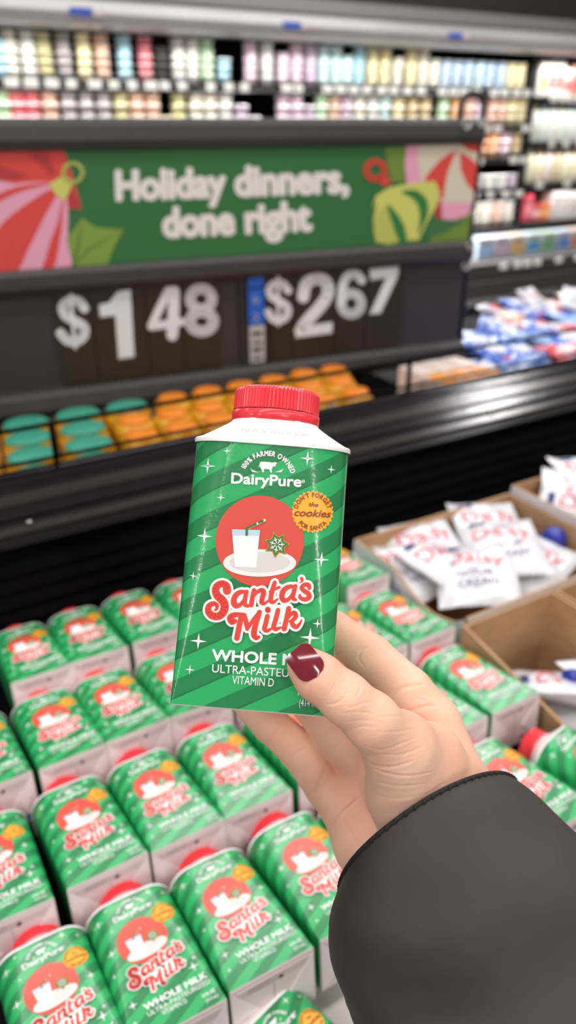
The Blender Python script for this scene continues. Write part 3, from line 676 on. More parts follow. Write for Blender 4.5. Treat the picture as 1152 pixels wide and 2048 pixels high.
for x, c1, c2 in ((3.62,'#a9b4be','#8fb0d8'),(3.76,'#aea6b2','#b9a0b4'),(3.90,'#b8ae9e','#c89a60'),(4.04,'#a6b6ba','#3f8fc0'),(4.18,'#a0b0a2','#5f9a70'),(4.32,'#a6aebc','#4f7ac0'),(4.46,'#b8a698','#c85555'),(4.60,'#b4ac78','#c0a040')):
    place(box_mesh(c1, c2, .125, .14, .13), 'food_box', x, CY-.03, .716, f'wide pale pack in the bottom tray of the wall case, {O[i]} from the left', 'food box', 'packs in the bottom tray'); i += 1

# ------------------------------------------------------------------ tubs beyond the rail
YT = mat('#e0a51e', .32, coat=.4); TE = mat('#3d9e84', .4); OR_ = mat('#ef8a1e', .4, coat=.2); BL_ = mat('#5aa8e4', .4)
def tub_mesh(lidm, rl):
    b = MB(); b.lathe([(.026, 0), (.031, .004), (.034, .040), (.034, .052), (.0305, .058), (rl+.002, .060)], YT, 26)
    b.lathe([(rl, .060), (rl, .064), (rl*.92, .0675), (rl*.55, .0695)], lidm, 26); return b.mesh('food_tub')
TM = {'teal': tub_mesh(TE, .030), 'orange': tub_mesh(OR_, .026), 'blue': tub_mesh(BL_, .026)}
def tub(x, y, z, c, label):
    o = place(TM[c], 'food_tub', x, y, z, label, 'food tub', 'yellow tubs beyond the rail'); o.scale = (1.24, 1.0, 1) if c == 'teal' else (1.04, 1.0, 1); return o
cnt = {}
for r_, (y, z) in enumerate(((.998, .976), (1.066, .978), (1.134, .980), (1.202, .982), (1.268, .984))):
    x = .105+.012*r_; k = 0
    while x < .86:
        left = x < .345+.02*r_
        c = 'teal' if (left and (k+r_) % 1 == 0) else 'orange'
        if abs(x-.70-.03*r_) < .035 and r_ in (1,): c = 'blue'
        rw = ['front', 'second', 'third', 'fourth', 'fifth'][r_]
        tub(x, y, z+rt.uniform(-.002, .002), c, f'yellow tub with {c} lid, {NTH(k)} from the left in the {rw} row beyond the rail')
        x += (.088 if left else .0705)+.0; k += 1
b = MB(); b.box((.0, .965, .86), (.87, 1.315, .974), mat('#6b5a3a', .7)); tag(b.build('product_riser'), 'brown cardboard riser holding the yellow tubs beyond the rail', 'riser')
# white cups beside them
i = 0
for r_, y in enumerate((1.0, 1.07)):
    for k in range(3):
        b = MB(); b.box((-.022, -.03, 0), (.022, .03, .075), mat('#ecdcd0', .4)); b.box((-.016, -.0306, .02), (.016, -.03, .06), mat(['#d0605c', '#d88a8a', '#e0b8a0'][k], .4)); b.box((-.018, -.026, .075), (.018, .026, .077), mat('#f09a3c' if r_ == 0 else '#e8d8d0', .4))
        o = b.build('drink_carton'); o.location = (.912+k*.048, y, 1.015); tag(o, f'small pale carton right of the yellow tubs, {O[k]} from left, {["front","rear"][r_]} row', 'drink carton', 'small cartons beyond the rail')

# ------------------------------------------------------------------ pillow bags
def pillow(w, h, t, matf, seed, nu=22, nv=18, wr=.0035):
    """closed pillow bag; returns builder and lift function for print"""
    rr = random.Random(seed); ph = [rr.uniform(0, 6.28) for _ in range(8)]
    def prof(u, v):
        e = (max(0, 1-abs(u)**3.2))**.75*(max(0, 1-abs(v)**2.6))**.7
        wv = wr*(math.sin(5*u+3*v+ph[0])+.7*math.sin(9*v-4*u+ph[1])+.5*math.sin(13*u+7*v+ph[2]))*(.35+.65*e)
        return t/2*e, wv
    def lift(x, y, l=0):
        u, v = max(-1, min(1, 2*x/w)), max(-1, min(1, 2*y/h)); e, wv = prof(u, v)
        return (x, y, e+wv+.0004+.0004*l)
    b = MB()
    for sgn_ in (1, -1):
        P = []
        for j in range(nv+1):
            v = -1+2*j/nv; row = []
            for i_ in range(nu+1):
                u = -1+2*i_/nu; e, wv = prof(u, v); pin = 1-.06*(1-abs(u))*abs(v)**4
                row.append((u*w/2, v*h/2*pin, sgn_*e+wv+.0002*sgn_))
            P.append(row if sgn_ > 0 else row[::-1])
        b.grid(P, matf(0, 0), True)
    return b, lift
BAGW = noisy('white_pouch_film', '#dcdbe2', '#e6e5ea', 8, rough=.28, bump=.4, coat=.4, dist=.003)
RDT = mat('#d8404e', .4); BLT = mat('#26336e', .4)
def daisy(seed, capped=False):
    b, lift = pillow(.125, .16, .034, lambda u, v: BAGW, seed, wr=.0022)
    A = Art(b, lambda x, y: (x, y), lift)
    A.write('Daisy', (-.047, .0), (.047, .0), -.030, RDT, 0, .03, .1) if False else None
    vs, fs = text('Daisy', .03); x0 = min(v[0] for v in vs); x1 = max(v[0] for v in vs); k = .094/(x1-x0)
    A.raw([((v[0]-x0)*k-.047, .012+v[1]*k) for v in vs], fs, RDT, 1)
    b.add([lift(x, y, 1) for x in np.linspace(-.048, -.022, 6) for y in (.052, .064)], [(2*i, 2*i+2, 2*i+3, 2*i+1) for i in range(5)], BLT)
    for t_, y, s in (('SOUR', -.022, .05), ('CREAM', -.044, .062)):
        vs, fs = text(t_, .015); x0 = min(v[0] for v in vs); x1 = max(v[0] for v in vs); k = s/(x1-x0)
        A.raw([((v[0]-x0)*k-s/2, y+v[1]*k) for v in vs], fs, BLT, 1)
    return b.mesh('cream_pouch')
DM = [daisy(1), daisy(2), daisy(3)]
CB = MB(); CB.lathe([(.020, 0), (.021, .002), (.021, .020), (.018, .026), (.010, .028)], mat('#1d2f9c', .3, coat=.3), 28)
CAPB = CB.mesh('spout_cap')
def pouch(p, rot, k, label, cap=False, sc=.84):
    r = empty('cream_pouch', p, tuple(RAD(a) for a in rot)); r.scale = (sc, sc, sc)
    o = bpy.data.objects.new('pouch_film', DM[k]); COL.objects.link(o); o.parent = r
    if cap: c = bpy.data.objects.new('spout_cap', CAPB); COL.objects.link(c); c.parent = r; c.rotation_euler = (RAD(-90), 0, 0); c.location = (0, .076, 0); tag(c, 'round blue spout cap')
    tag(r, label, 'cream pouch', 'white cream pouches in the boxes'); return r
pouch((.612, .715, .935), (10, 6, 10), 0, 'white pouch at the far left of the pouch box, its red lettering half hidden')
pouch((.665, .725, .945), (16, -4, -12), 1, 'white pouch leaning on the back wall of the pouch box, left of center')
pouch((.655, .675, .950), (10, 10, 14), 2, 'white pouch in the middle of the pouch box with red lettering beside a blue mark')
pouch((.775, .715, .952), (14, 3, -24), 1, 'white pouch highest at the back of the pouch box, glossy blank top')
pouch((.745, .660, .960), (6, -6, -32), 0, 'white pouch on top at the right with large red Daisy lettering')
pouch((.668, .632, .954), (6, -8, -38), 2, 'white pouch at the front left of the pouch box with slanted red lettering')
pouch((.770, .632, .940), (8, 4, -72), 1, 'white pouch at the front right of the pouch box with a round blue cap', cap=True)
pouch((.95, .70, .97), (10, -15, 40), 0, 'white pouch lying in the far right box, nearest the front')
pouch((.99, .715, .985), (10, 8, -20), 1, 'white pouch propped up in the far right box, behind the other')
pouch((.628, .440, .918), (0, 30, 50), 2, 'white pouch leaning inside the front cardboard box with small red print')
pouch((.640, .385, .890), (6, -6, 40), 0, 'white pouch lying at the bottom of the front cardboard box')
pouch((.668, .425, .930), (12, 0, 84), 1, 'white capped pouch standing at the right of the front cardboard box', cap=True, sc=.5)

# ------------------------------------------------------------------ cardboard boxes
KR = noisy('kraft_cardboard', '#ab8560', '#bb9570', 25, rough=.75, bump=.15, stretch=(1, 1, 4)); KW = noisy('white_cardboard', '#c9c5c8', '#d6d2d4', 20, rough=.6, bump=.08)
INKB = mat('#5a6a9a', .6)
def cbox(x0, x1, y0, y1, z0, z1, label, cut=None, words=True, skin_=None):
    r = empty('cardboard_box', ((x0+x1)/2, (y0+y1)/2, z0)); tag(r, label, 'cardboard box', 'cardboard boxes'); off = r.location.copy()
    th = .004; bw = MB()
    def wall(nm, lo, hi, out, lipcut=None):
        b = MB(); lo = Vector(lo)-off; hi = Vector(hi)-off
        ax = 0 if hi.x-lo.x < .01 else 1
        n = 12; a0, a1 = (lo.y, hi.y) if ax == 0 else (lo.x, hi.x)
        def top(t): return hi.z-(lipcut(t) if lipcut else 0)
        ins = KR; P = []
        for side in (0, 1):
            c = (lo, hi)[side][0 if ax == 0 else 1]
            vs = []
            for i in range(n+1):
                a = a0+(a1-a0)*i/n
                for z in (lo.z, top(i/n)): vs.append((c, a, z) if ax == 0 else (a, c, z))
            b.add(vs, [(2*i, 2*i+2, 2*i+3, 2*i+1) for i in range(n)], (skin_ or KW) if side == out else ins)
            if side == 0: v0 = vs
            else: v1 = vs
        b.add(v0+v1, [(2*i+1, 2*i+3, 2*n+2+2*i+3, 2*n+2+2*i+1) for i in range(n)], ins)
        o = b.build(nm); o.parent = r; return o
    wl = wall('side_wall', (x0, y0, z0), (x0+th, y1, z1), 0, cut)
    wall('side_wall', (x1-th, y0, z0), (x1, y1, z1), 1)
    wall('end_wall', (x0+th, y0, z0), (x1-th, y0+th, z1), 0); wall('end_wall', (x0+th, y1-th, z0), (x1-th, y1, z1), 1)
    b = MB(); b.box(Vector((x0+th, y0+th, z0))-off, Vector((x1-th, y1-th, z0+th))-off, KR); o = b.build('box_bottom'); o.parent = r
    if words:
        for t_, ya, yb, zz in (('KEEP', .70, .66, z1-.02), ('CREAM', .605, .56, z1-.045)):
            b = MB(); A = Art(b, lambda x, y: (x, y), lambda y, z, l: (x0-.0006-off.x, y-off.y, z-off.z))
            vs, fs = text(t_, .02); a = min(v[0] for v in vs); c = max(v[0] for v in vs)
            A.raw([(ya+(yb-ya)*(v[0]-a)/(c-a), zz-.02+v[1]*.026) for v in vs], fs, INKB, 0)
            o = b.build('box_print'); o.parent = wl
    return r
cbox(.562, .862, .540, .768, .80, .974, 'cardboard box full of white pouches, white outside and brown inside', lambda t: .026*max(0, 1-abs(t-.28)/.28)**.5 if t < .6 else 0)
cbox(.866, 1.18, .540, .770, .80, .985, 'cardboard box at the right edge behind the full pouch box', words=False)
cbox(.556, .705, .300, .538, .80, .970, 'brown cardboard box in front of the pouch box holding three loose pouches', lambda t: .045*(1-t), False, KR)
cbox(.709, .88, .300, .538, .80, .970, 'brown cardboard box at the right edge, right of the front one', None, False, KR)

# ------------------------------------------------------------------ bags beyond the rail, right
cols = [('blue', '#2c5fc0'), ('red', '#cf3f4c'), ('white', '#c4c6d4'), ('pale blue', '#8fb0e4'), ('peach', '#d9a98c')]
BM = {}
for i, (n, hx) in enumerate(cols):
    base = mat(hx, .28, coat=.4)
    b, lift = pillow(.085, .11, .026, lambda u, v: base, 20+i, 12, 10, .0025)
    A = Art(b, lambda x, y: (x, y), lift)
    A.disc((0, .008), .027, mat(['#e9e6ee', '#f1e3e3', '#d0404c', '#2c5fc0', '#e9e0da'][i], .35), 1, 18, ry=.020); A.disc((.012, -.036), .012, mat(['#cf3f4c', '#2c5fc0', '#2c5fc0', '#dfe0ea', '#cf3f4c'][i], .35), 1, 14)
    BM[n] = b.mesh('snack_bag')
rb = random.Random(11); placed = 0
for j in range(8):
    for i in range(11):
        x = 1.01+i*.082+rb.uniform(-.02, .02)+.02*j; y = 1.02+j*.085+rb.uniform(-.015, .015)
        if (x < 1.26 and y > 1.26) or y > 1.19+(x-1.0)*.7: continue
        z = .992+rb.uniform(0, .022)
        n = rb.choice(['blue', 'red', 'pale blue', 'peach', 'white', 'blue', 'pale blue', 'blue'])
        o = bpy.data.objects.new('snack_bag', BM[n]); COL.objects.link(o); o.location = (x, y, z)
        o.rotation_euler = (RAD(rb.uniform(0, 16)), RAD(rb.uniform(-14, 14)), RAD(rb.uniform(-60, 60)))
        tag(o, f'small {n} snack bag in the loose heap beyond the rail, right of the sign', 'snack bag', f'{n} snack bags in the heap')
b = MB(); b.box((1.06, .985, .86), (2.35, 1.72, .972), mat('#141112', .8, spec=.1)); tag(b.build('product_riser'), 'dark riser under the heap of snack bags right of the sign', 'riser')
for k, (x, y, z, rr_) in enumerate(((1.86, 1.52, 1.04, (25, 10, -50)), (1.74, 1.56, 1.04, (35, 0, 10)))):
    pouch((x, y, z), rr_, k, ['white pouch lying on top of the snack bag heap at the right edge', 'white pouch standing at the back of the snack bag heap'][k], sc=.62)

# ------------------------------------------------------------------ the hand (one continuous surface from blended limbs)
def P3(px, py, d): return np.array([(px-576)/FPX*d, -(py-1024)/FPX*d, d])     # right, up, away from the viewer
def chain(pts): return [(P3(x, y, d), r*d/FPX) for x, y, d, r in pts]
THUMB = chain([(612,1332,.3085,38), (636,1354,.3075,46), (690,1396,.3085,49), (742,1440,.313,54), (798,1500,.327,68), (822,1578,.344,90), (852,1680,.362,86), (930,1800,.372,86)])
INDEX = chain([(588,1226,.3925,33), (668,1262,.3930,39), (740,1312,.384,44), (815,1384,.376,50), (866,1448,.374,56), (900,1560,.366,72)])
MIDDLE = chain([(560,1285,.3925,34), (640,1330,.3935,39), (716,1388,.394,43), (790,1460,.392,52), (850,1540,.385,62)])
RING = chain([(560,1345,.3925,33), (612,1398,.397,37), (668,1468,.402,42), (745,1545,.398,52), (800,1620,.385,62)])
PINKY = chain([(498,1412,.3925,30), (540,1448,.397,36), (598,1500,.403,40), (655,1572,.404,45), (712,1628,.396,55)])
WEB = chain([(800,1490,.334,52), (862,1510,.348,60), (898,1570,.356,68), (940,1680,.368,74)])
PALM = [chain([(862,1468,.375,58), (905,1560,.374,60), (915,1650,.374,74), (1000,1850,.372,80)]), chain([(700,1600,.400,62), (738,1684,.393,70), (790,1740,.385,82), (900,1900,.380,85)]),
        chain([(790,1480,.389,62), (820,1560,.384,80), (850,1680,.380,90), (940,1870,.376,88)])]
def sd_chain(X, ch, k=.0015):
    out = None
    for (a, ra), (b, rb_) in zip(ch[:-1], ch[1:]):
        ab = (b-a).astype(np.float32); l2 = float(ab @ ab); t = np.clip(((X-a.astype(np.float32)) @ ab)/l2, 0, 1)
        d = np.sqrt((((X-a.astype(np.float32))-t[..., None]*ab)**2).sum(-1))-(ra+(rb_-ra)*t)
        out = d if out is None else smin(out, d, k)
    return out
def smin(a, b, k):
    h = np.clip(.5+.5*(b-a)/k, 0, 1); return b+(a-b)*h-k*h*(1-h)
allp = [c for ch in [THUMB, INDEX, MIDDLE, RING, PINKY]+PALM for c in ch]
lo = np.min([p-r_ for p, r_ in allp], 0)-.004; hi = np.max([p+r_ for p, r_ in allp], 0)+.004
VS = .00095
nx_, ny_, nz_ = [int((hi[i]-lo[i])/VS)+2 for i in range(3)]
Xg = np.stack(np.meshgrid(*[lo[i]+VS*np.arange(n) for i, n in enumerate((nx_, ny_, nz_))], indexing='ij'), -1).astype(np.float32)
palm = sd_chain(Xg, PALM[0], .004)
for c in PALM[1:]: palm = smin(palm, sd_chain(Xg, c, .004), .014)
fing = sd_chain(Xg, INDEX, .002)
for c in (MIDDLE, RING, PINKY): fing = smin(fing, sd_chain(Xg, c, .002), .0012)
hand = smin(palm, fing, .004)
thumb = smin(sd_chain(Xg, THUMB, .004), sd_chain(Xg, WEB, .004), .012)
wr_ = np.clip(((1024-FPX*Xg[..., 1]/Xg[..., 2])-1440-.25*(576+FPX*Xg[..., 0]/Xg[..., 2]-800))/120, 0, 1)
wr_ = wr_*np.clip((576+FPX*Xg[..., 0]/Xg[..., 2]-760)/120, 0, 1)
hand = smin(hand, thumb, .003+.015*wr_)
# keep the flesh pressed flat against the carton it holds
Xw = CC+Xg[..., 0:1]*CR.astype(np.float32)+Xg[..., 1:2]*CU.astype(np.float32)+Xg[..., 2:3]*CH.astype(np.float32)
q = (Xw-ORG) @ R3
sdb = np.maximum(np.maximum(np.abs(q[..., 0])-W/2, np.abs(q[..., 1])-(T/2+.0004)), np.maximum(-q[..., 2]-.0012, q[..., 2]-L))
hand = np.maximum(hand, -(sdb-.0002)).astype(np.float32)
def surface_nets(F, lo, h):
    s = F < 0; nx, ny, nz = F.shape
    corners = [(i, j, k) for i in (0, 1) for j in (0, 1) for k in (0, 1)]
    cs = [s[i:nx-1+i, j:ny-1+j, k:nz-1+k] for i, j, k in corners]
    cnt_ = sum(c.astype(np.int8) for c in cs); act = (cnt_ > 0) & (cnt_ < 8); idx = np.argwhere(act)
    ids = -np.ones(act.shape, np.int64); ids[act] = np.arange(len(idx))
    acc = np.zeros((len(idx), 3)); n = np.zeros(len(idx))
    fv = {c: F[idx[:, 0]+c[0], idx[:, 1]+c[1], idx[:, 2]+c[2]].astype(float) for c in corners}
    for a in corners:
        for ax in range(3):
            if a[ax]: continue
            b_ = list(a); b_[ax] = 1; b_ = tuple(b_); fa, fb = fv[a], fv[b_]; m_ = (fa < 0) != (fb < 0)
            t = np.where(m_, fa/np.where(m_, fa-fb, 1), 0); p = np.tile(np.array(a, float), (len(idx), 1)); p[:, ax] += t
            acc += np.where(m_[:, None], p, 0); n += m_
    V = (idx+acc/n[:, None])*h+lo
    Q = []
    for ax in range(3):
        o1, o2 = [(1, 2), (2, 0), (0, 1)][ax]
        sl = [slice(None)]*3; sl2 = [slice(None)]*3; sl[ax] = slice(0, F.shape[ax]-1); sl2[ax] = slice(1, F.shape[ax])
        e = s[tuple(sl)] != s[tuple(sl2)]; E_ = np.argwhere(e); ok = (E_[:, o1] > 0) & (E_[:, o2] > 0) & (E_[:, o1] < F.shape[o1]-1) & (E_[:, o2] < F.shape[o2]-1); E_ = E_[ok]
        def g(d1, d2): w_ = E_.copy(); w_[:, o1] -= d1; w_[:, o2] -= d2; return ids[w_[:, 0], w_[:, 1], w_[:, 2]]
        a_, b_, c_, d_ = g(1, 1), g(0, 1), g(0, 0), g(1, 0); ins = s[E_[:, 0], E_[:, 1], E_[:, 2]]
        q_ = np.stack([a_, b_, c_, d_], 1); q_[~ins] = q_[~ins][:, ::-1]; Q.append(q_)
    return V, np.concatenate(Q)
V, Q = surface_nets(hand, lo, VS); del Xg, Xw, q, sdb, hand, palm, fing
def vnorm(V, Q):
    n = np.cross(V[Q[:, 2]]-V[Q[:, 0]], V[Q[:, 3]]-V[Q[:, 1]]); N = np.zeros_like(V)
    for i in range(4): np.add.at(N, Q[:, i], n)
    return N/np.maximum(np.linalg.norm(N, axis=1, keepdims=True), 1e-12)
def smooth(V, Q, it, lam=.5):
    E_ = np.concatenate([Q[:, [0, 1]], Q[:, [1, 2]], Q[:, [2, 3]], Q[:, [3, 0]]]); E_ = np.concatenate([E_, E_[:, ::-1]])
    c = np.bincount(E_[:, 0], minlength=len(V))[:, None]
    for _ in range(it):
        for l_ in (lam, -lam*1.02):
            S = np.stack([np.bincount(E_[:, 0], V[E_[:, 1], i], len(V)) for i in range(3)], 1); V = V+l_*(S/np.maximum(c, 1)-V)
    return V
V = smooth(V, Q, 3)
def subdiv(V, Q):
    E_ = np.sort(np.concatenate([Q[:, [i, (i+1) % 4]] for i in range(4)]), 1); U, inv = np.unique(E_, axis=0, return_inverse=True); inv = inv.reshape(4, -1)
    n = len(V); m_ = len(U); V2 = np.concatenate([V, V[U].mean(1), V[Q].mean(1)]); e = n+inv; f = n+m_+np.arange(len(Q))
    Q2 = np.concatenate([np.stack([Q[:, i], e[i], f, e[(i+3) % 4]], 1) for i in range(4)]); return V2, Q2
V, Q = subdiv(V, Q); V = smooth(V, Q, 2)
N = vnorm(V, Q)
px = 576+FPX*V[:, 0]/V[:, 2]; py = 1024-FPX*V[:, 1]/V[:, 2]; facing = np.clip(-N[:, 2]*1.6, 0, 1)
def c3(p): return [(470+x*.4514, 1220+y*.4514) for x, y in p]
def c5(p): return [(560+x*.2083, 1270+y*.2083) for x, y in p]
CRS = [(c3([(575,255),(548,215),(560,180),(590,165)]), 3.0, .45), (c3([(545,250),(535,225),(560,195)]), 2.4, .2), (c3([(680,400),(720,355),(790,335),(830,330)]), 4.0, .9), (c3([(740,462),(800,440),(860,425),(890,430)]), 4.0, .7),
       (c3([(790,380),(830,400),(850,410)]), 2.5, .3),
       (c5([(540,450),(500,520),(460,600)]), 2.2, .33), (c5([(640,385),(620,450),(580,460)]), 2.2, .3), (c5([(670,490),(620,590),(540,655),(430,665)]), 2.6, .42), (c5([(430,510),(425,600)]), 2, .22), (c5([(760,440),(765,530),(720,600)]), 2.2, .33),
       (c5([(590,680),(700,690),(820,650),(900,650)]), 2.2, .25), (c5([(570,760),(700,740),(860,750),(930,790)]), 2.2, .25), (c5([(620,840),(760,820),(900,820),(1010,850)]), 2.2, .22), (c5([(660,910),(800,880),(960,890)]), 2.2, .22),
       (c3([(560,650),(620,690),(700,695),(800,665)]), 2.8, .5), (c3([(590,690),(680,725),(780,735),(880,715)]), 2.6, .4), (c3([(600,755),(720,780),(850,770)]), 2.8, .3), (c3([(640,640),(740,640),(840,600)]), 2.4, .3),
       (c3([(570,600),(650,620),(740,590),(820,560)]), 2.4, .25), (c3([(620,540),(720,540),(800,520)]), 2.2, .2), (c3([(600,480),(700,470),(760,480)]), 2.2, .2), (c3([(620,820),(740,835),(860,810)]), 3, .2), (c3([(640,900),(740,900),(800,870)]), 3, .15),
       (c3([(430,975),(470,905),(550,830)]), 3.2, .8), (c3([(545,680),(545,780),(590,900),(640,1000)]), 5, .7), (c3([(150,580),(215,505)]), 3, .35), (c3([(242,690),(268,640),(325,605)]), 3, .4), (c3([(375,850),(372,770),(435,650)]), 4, .5),
       (c3([(430,640),(480,575),(500,560)]), 3, .4), (c3([(470,930),(520,1000),(560,1090)]), 4, .15), (c3([(495,900),(560,960),(600,1060)]), 4, .12)]
disp = np.zeros(len(V))
for pts, wd, amp in CRS:
    pts = np.array(crom([tuple(map(float, p)) for p in pts], 5)); best = np.full(len(V), 1e9)
    for i in range(len(pts)-1):
        a_, b_ = pts[i], pts[i+1]; ab = b_-a_; t = np.clip(((px-a_[0])*ab[0]+(py-a_[1])*ab[1])/(ab @ ab+1e-9), 0, 1)
        dd = np.hypot(px-a_[0]-t*ab[0], py-a_[1]-t*ab[1]); u_ = (i+t)/(len(pts)-1); best = np.minimum(best, dd+wd*1.1*np.abs(2*u_-1)**3)
    disp -= .6*amp*.001*np.exp(-(best/wd)**2)*facing-.12*amp*.001*np.exp(-((best-2.1*wd)/(wd*1.1))**2)*facing
V = V+N*disp[:, None]
Vw = CC+V[:, 0:1]*CR+V[:, 1:2]*CU+V[:, 2:3]*CH
orient = np.array([np.array(Vw[Q[:2000, 0]])]).shape
# outward check
cen = V.mean(0)
me = bpy.data.meshes.new('person'); me.vertices.add(len(Vw)); me.vertices.foreach_set('co', Vw.astype(np.float32).ravel())
if (np.einsum('ij,ij->i', N, V-cen) > 0).mean() < .5: Q = Q[:, ::-1]
me.loops.add(len(Q)*4); me.loops.foreach_set('vertex_index', Q.astype(np.int32).ravel()); me.polygons.add(len(Q))
me.polygons.foreach_set('loop_start', np.arange(0, len(Q)*4, 4, dtype=np.int32)); me.update(calc_edges=True); me.validate()
me.polygons.foreach_set('use_smooth', [True]*len(me.polygons))
def skin_material():
    m = bpy.data.materials.new('skin'); m.use_nodes = True; nt = m.node_tree; b = nt.nodes['Principled BSDF']; Lk = nt.links.new
    tc = nt.nodes.new('ShaderNodeTexCoord')
    n = nt.nodes.new('ShaderNodeTexNoise'); n.inputs['Scale'].default_value = 28; n.inputs['Detail'].default_value = 4
    r = nt.nodes.new('ShaderNodeValToRGB'); r.color_ramp.elements[0].position = .32; r.color_ramp.elements[1].position = .68
    r.color_ramp.elements[0].color = lin('#eeb59c'); r.color_ramp.elements[1].color = lin('#f6ccb3')
    Lk(tc.outputs['Object'], n.inputs['Vector']); Lk(n.outputs['Fac'], r.inputs['Fac']); Lk(r.outputs['Color'], b.inputs['Base Color'])
    v = nt.nodes.new('ShaderNodeTexVoronoi'); v.inputs['Scale'].default_value = 1100; v.feature = 'DISTANCE_TO_EDGE'
    n2 = nt.nodes.new('ShaderNodeTexNoise'); n2.inputs['Scale'].default_value = 420; n2.inputs['Detail'].default_value = 5
    ad = nt.nodes.new('ShaderNodeMath'); ad.operation = 'ADD'
    Lk(tc.outputs['Object'], v.inputs['Vector']); Lk(tc.outputs['Object'], n2.inputs['Vector']); Lk(v.outputs['Distance'], ad.inputs[0]); Lk(n2.outputs['Fac'], ad.inputs[1])
    bp = nt.nodes.new('ShaderNodeBump'); bp.inputs['Strength'].default_value = .3; bp.inputs['Distance'].default_value = .0005
    Lk(ad.outputs[0], bp.inputs['Height']); Lk(bp.outputs['Normal'], b.inputs['Normal'])
    b.inputs['Roughness'].default_value = .5; b.inputs['Specular IOR Level'].default_value = .4
    b.inputs['Subsurface Weight'].default_value = .25; b.inputs['Subsurface Radius'].default_value = (1.0, .35, .2); b.inputs['Subsurface Scale'].default_value = .004
    return m
me.materials.append(skin_material())
person = bpy.data.objects.new('person', me); COL.objects.link(person)
tag(person, 'right hand with dark red thumbnail and charcoal coat sleeve holding up the milk carton', 'person')

def cw(v): return CC+CR*v[0]+CU*v[1]+CH*v[2]
# thumbnail
nail = MB(); NM = mat('#7c1226', .12, coat=1.0); rows_ = []
tipp, basep = P3(590, 1298, .3005), P3(634, 1354, .2985)
ax_ = (basep-tipp); Ln = np.linalg.norm(ax_); ax_ /= Ln; nz = np.array([-.05, .12, -1.0]); nz -= ax_*(nz @ ax_); nz /= np.linalg.norm(nz); sx_ = np.cross(nz, ax_)
NJ, NI = 18, 16
for j in range(NJ+1):
    v = j/NJ; hw = .0060*(1.0-.05*(1-v)); u_ = (v-.66)/.34
    if v > .66: hw *= max(0, 1-u_**2.4)**.5
    if v < .2: hw *= (1-.42*((.2-v)/.2)**2.2)
    row = []
    for i in range(NI+1):
        a = -1+2*i/NI; x = a*hw; dep = .0017*(1-(x/.0062)**2)+.0008*math.sin(v*math.pi)
        row.append(tipp+ax_*(v*Ln)+sx_*x+nz*(dep-.0006))
    rows_.append(row)
top = [[cw(p) for p in r_] for r_ in rows_]; botm = [[cw(p-nz*.0007) for p in r_] for r_ in rows_]
nail.grid(top, NM); nail.grid([r_[::-1] for r_ in botm], NM)
edge_t = top[0]+[r_[-1] for r_ in top[1:]]+top[-1][::-1][1:]+[r_[0] for r_ in top[::-1][1:-1]]; edge_b = botm[0]+[r_[-1] for r_ in botm[1:]]+botm[-1][::-1][1:]+[r_[0] for r_ in botm[::-1][1:-1]]
nail.grid([edge_b, edge_t], NM, True, True)
no = nail.build('fingernail', person); tag(no, 'glossy dark red thumbnail')

# sleeve
RN = [((700,1795),(1028,1560),.368,.052,.0385), ((676,1845),(1075,1596),.361,.052,.037), ((661,1905),(1150,1662),.351,.050,.033), ((672,1965),(1230,1740),.341,.050,.028), ((706,2030),(1310,1830),.331,.046,.015), ((770,2130),(1400,1930),.320,.050,.015), ((850,2260),(1500,2040),.308,.052,.015)]
SLM = noisy('charcoal_coat_fabric', '#38312e', '#403936', 16, rough=.6, bump=.35, spec=.35, dist=.006)
rr_ = []
for i_, (l, r_, d, dep, up) in enumerate(RN):
    a_, b_ = P3(*l, d), P3(*r_, d); c = (a_+b_)/2; A_ = (b_-a_)/2; e = A_/np.linalg.norm(A_); ul = np.array([-e[1], e[0], 0]); ul /= np.linalg.norm(ul)
    rr_.append((c, A_, np.array([0, 0, -1.0])*dep+ul*up))
def srow(t, grow=0.0, n=96, sg_=1):
    f = t*(len(rr_)-1); i_ = min(int(f), len(rr_)-2); g = f-i_
    q_ = [crom([tuple(rr_[max(0, i_-1)][k]), tuple(rr_[i_][k]), tuple(rr_[i_+1][k]), tuple(rr_[min(len(rr_)-1, i_+2)][k])], 10)[10+min(9, int(g*10))] for k in range(3)]
    c, A_, B_ = [np.array(x) for x in q_]; out = []
    for k in range(n):
        a = 2*math.pi*k/n; s_ = math.sin(a); cc_ = math.cos(a)
        w_ = 1+.012*t*math.sin(3*a+5*t)+.02*min(1, t*3)*math.sin(2*a+9*t+1)+.010*math.sin(7*a+14*t)*min(1, t*2)
        w_ += grow
        out.append(cw(c+A_*(abs(cc_)**.92*math.copysign(1, cc_))*w_+B_*s_*w_))
    return out
sb = MB(); sb.grid([srow(t) for t in np.linspace(0, 1, 50)], SLM, True, True)
sb.grid([srow(t, -.05)[::-1] for t in np.linspace(0, .5, 12)], SLM, True, True)
lipo, lipi = srow(0), srow(0, -.05)
sb.grid([lipi, lipo], SLM, True, True)
slv = sb.build('coat_sleeve', person); tag(slv, 'matte charcoal coat sleeve')
st = MB(); STM = mat('#1d1a19', .8); n_ = 150
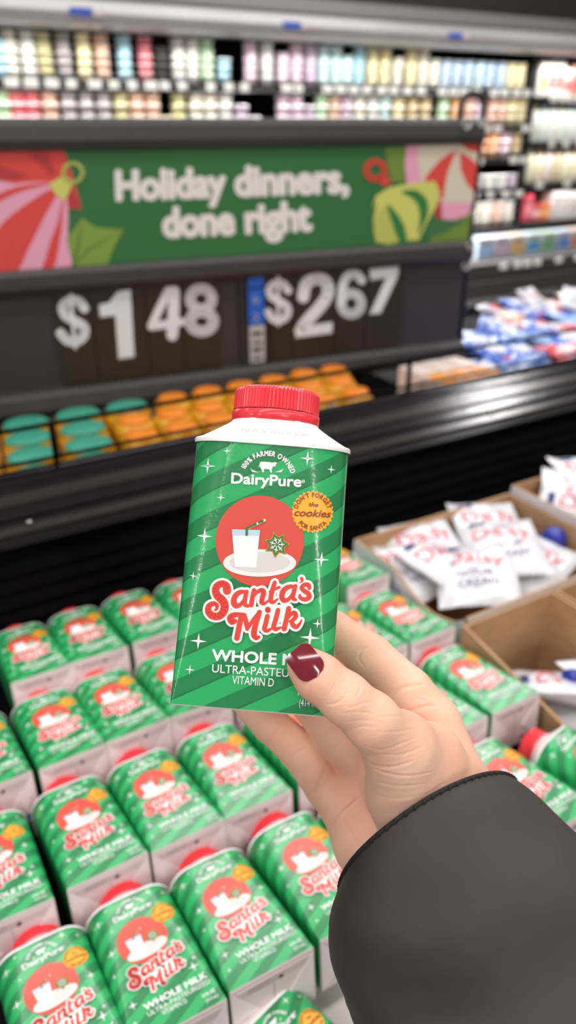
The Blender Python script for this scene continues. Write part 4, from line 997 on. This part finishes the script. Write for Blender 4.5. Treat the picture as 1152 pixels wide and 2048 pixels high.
base0 = srow(0.0, .0, n_); base1 = srow(.02, .012, n_); inn = srow(0, -.02, n_)
for k in range(n_):
    if k % 2: continue
    p = np.array(base0[k]); p2 = np.array(base0[(k+1) % n_]); q_ = np.array(base1[(k+1) % n_]); ii = np.array(inn[k])
    dr = (p-q_); dr = dr/np.linalg.norm(dr)
    st.tube([q_, p+dr*.0010, ii], .00085, STM, 6)
rim = [tuple(np.array(a_)) for a_ in srow(0, .002, 96)]; st.tube(rim+[rim[0]], .0010, STM, 6)
sto = st.build('cuff_stitching', slv); tag(sto, 'black overlocked stitching along the cuff')

# ------------------------------------------------------------------ lights
def area(name, loc, sx, sy, power, rot=(0, 0, 0), col=(1, 1, 1)):
    l = bpy.data.lights.new(name, 'AREA'); l.shape = 'RECTANGLE'; l.size = sx; l.size_y = sy; l.energy = power; l.color = col
    o = bpy.data.objects.new(name, l); COL.objects.link(o); o.location = loc; o.rotation_euler = rot; return o
w = bpy.data.worlds.new('world'); scene.world = w; w.use_nodes = True
w.node_tree.nodes['Background'].inputs['Color'].default_value = (1, .97, .95, 1)
w.node_tree.nodes['Background'].inputs['Strength'].default_value = .32
for y in (-1.6, 0.4, 2.85):
    area('ceiling_strip_light', (.6, y, 3.6), 7, .22, 84, col=(1, .97, .94))
area('case_canopy_light', (2.4, CY-.02, 1.83), 5.6, .05, 55, (RAD(-28), 0, 0))
for z in SH[:4]: area('shelf_light', (2.2, CY+.01, z-.035), 3.4, .02, 26, (RAD(-35), 0, 0))
for z in SHR[:3]: area('shelf_light', (5.2, CY+.01, z-.035), 2.3, .02, 8, (RAD(-35), 0, 0))
area('ceiling_strip_light', (-9.5, -1.0, 3.6), 9, .3, 400, col=(1, .98, .96))
area('ceiling_strip_light', (-.5, -7.6, 3.6), .3, 8, 330, col=(1, .98, .96))
area('ceiling_strip_light', (3.4, 1.72, 3.58), .35, .25, 24, col=(1, .98, .98))
area('ceiling_strip_light', (2.6, 3.45, 3.6), 3.5, .22, 40, col=(1, .98, .96))
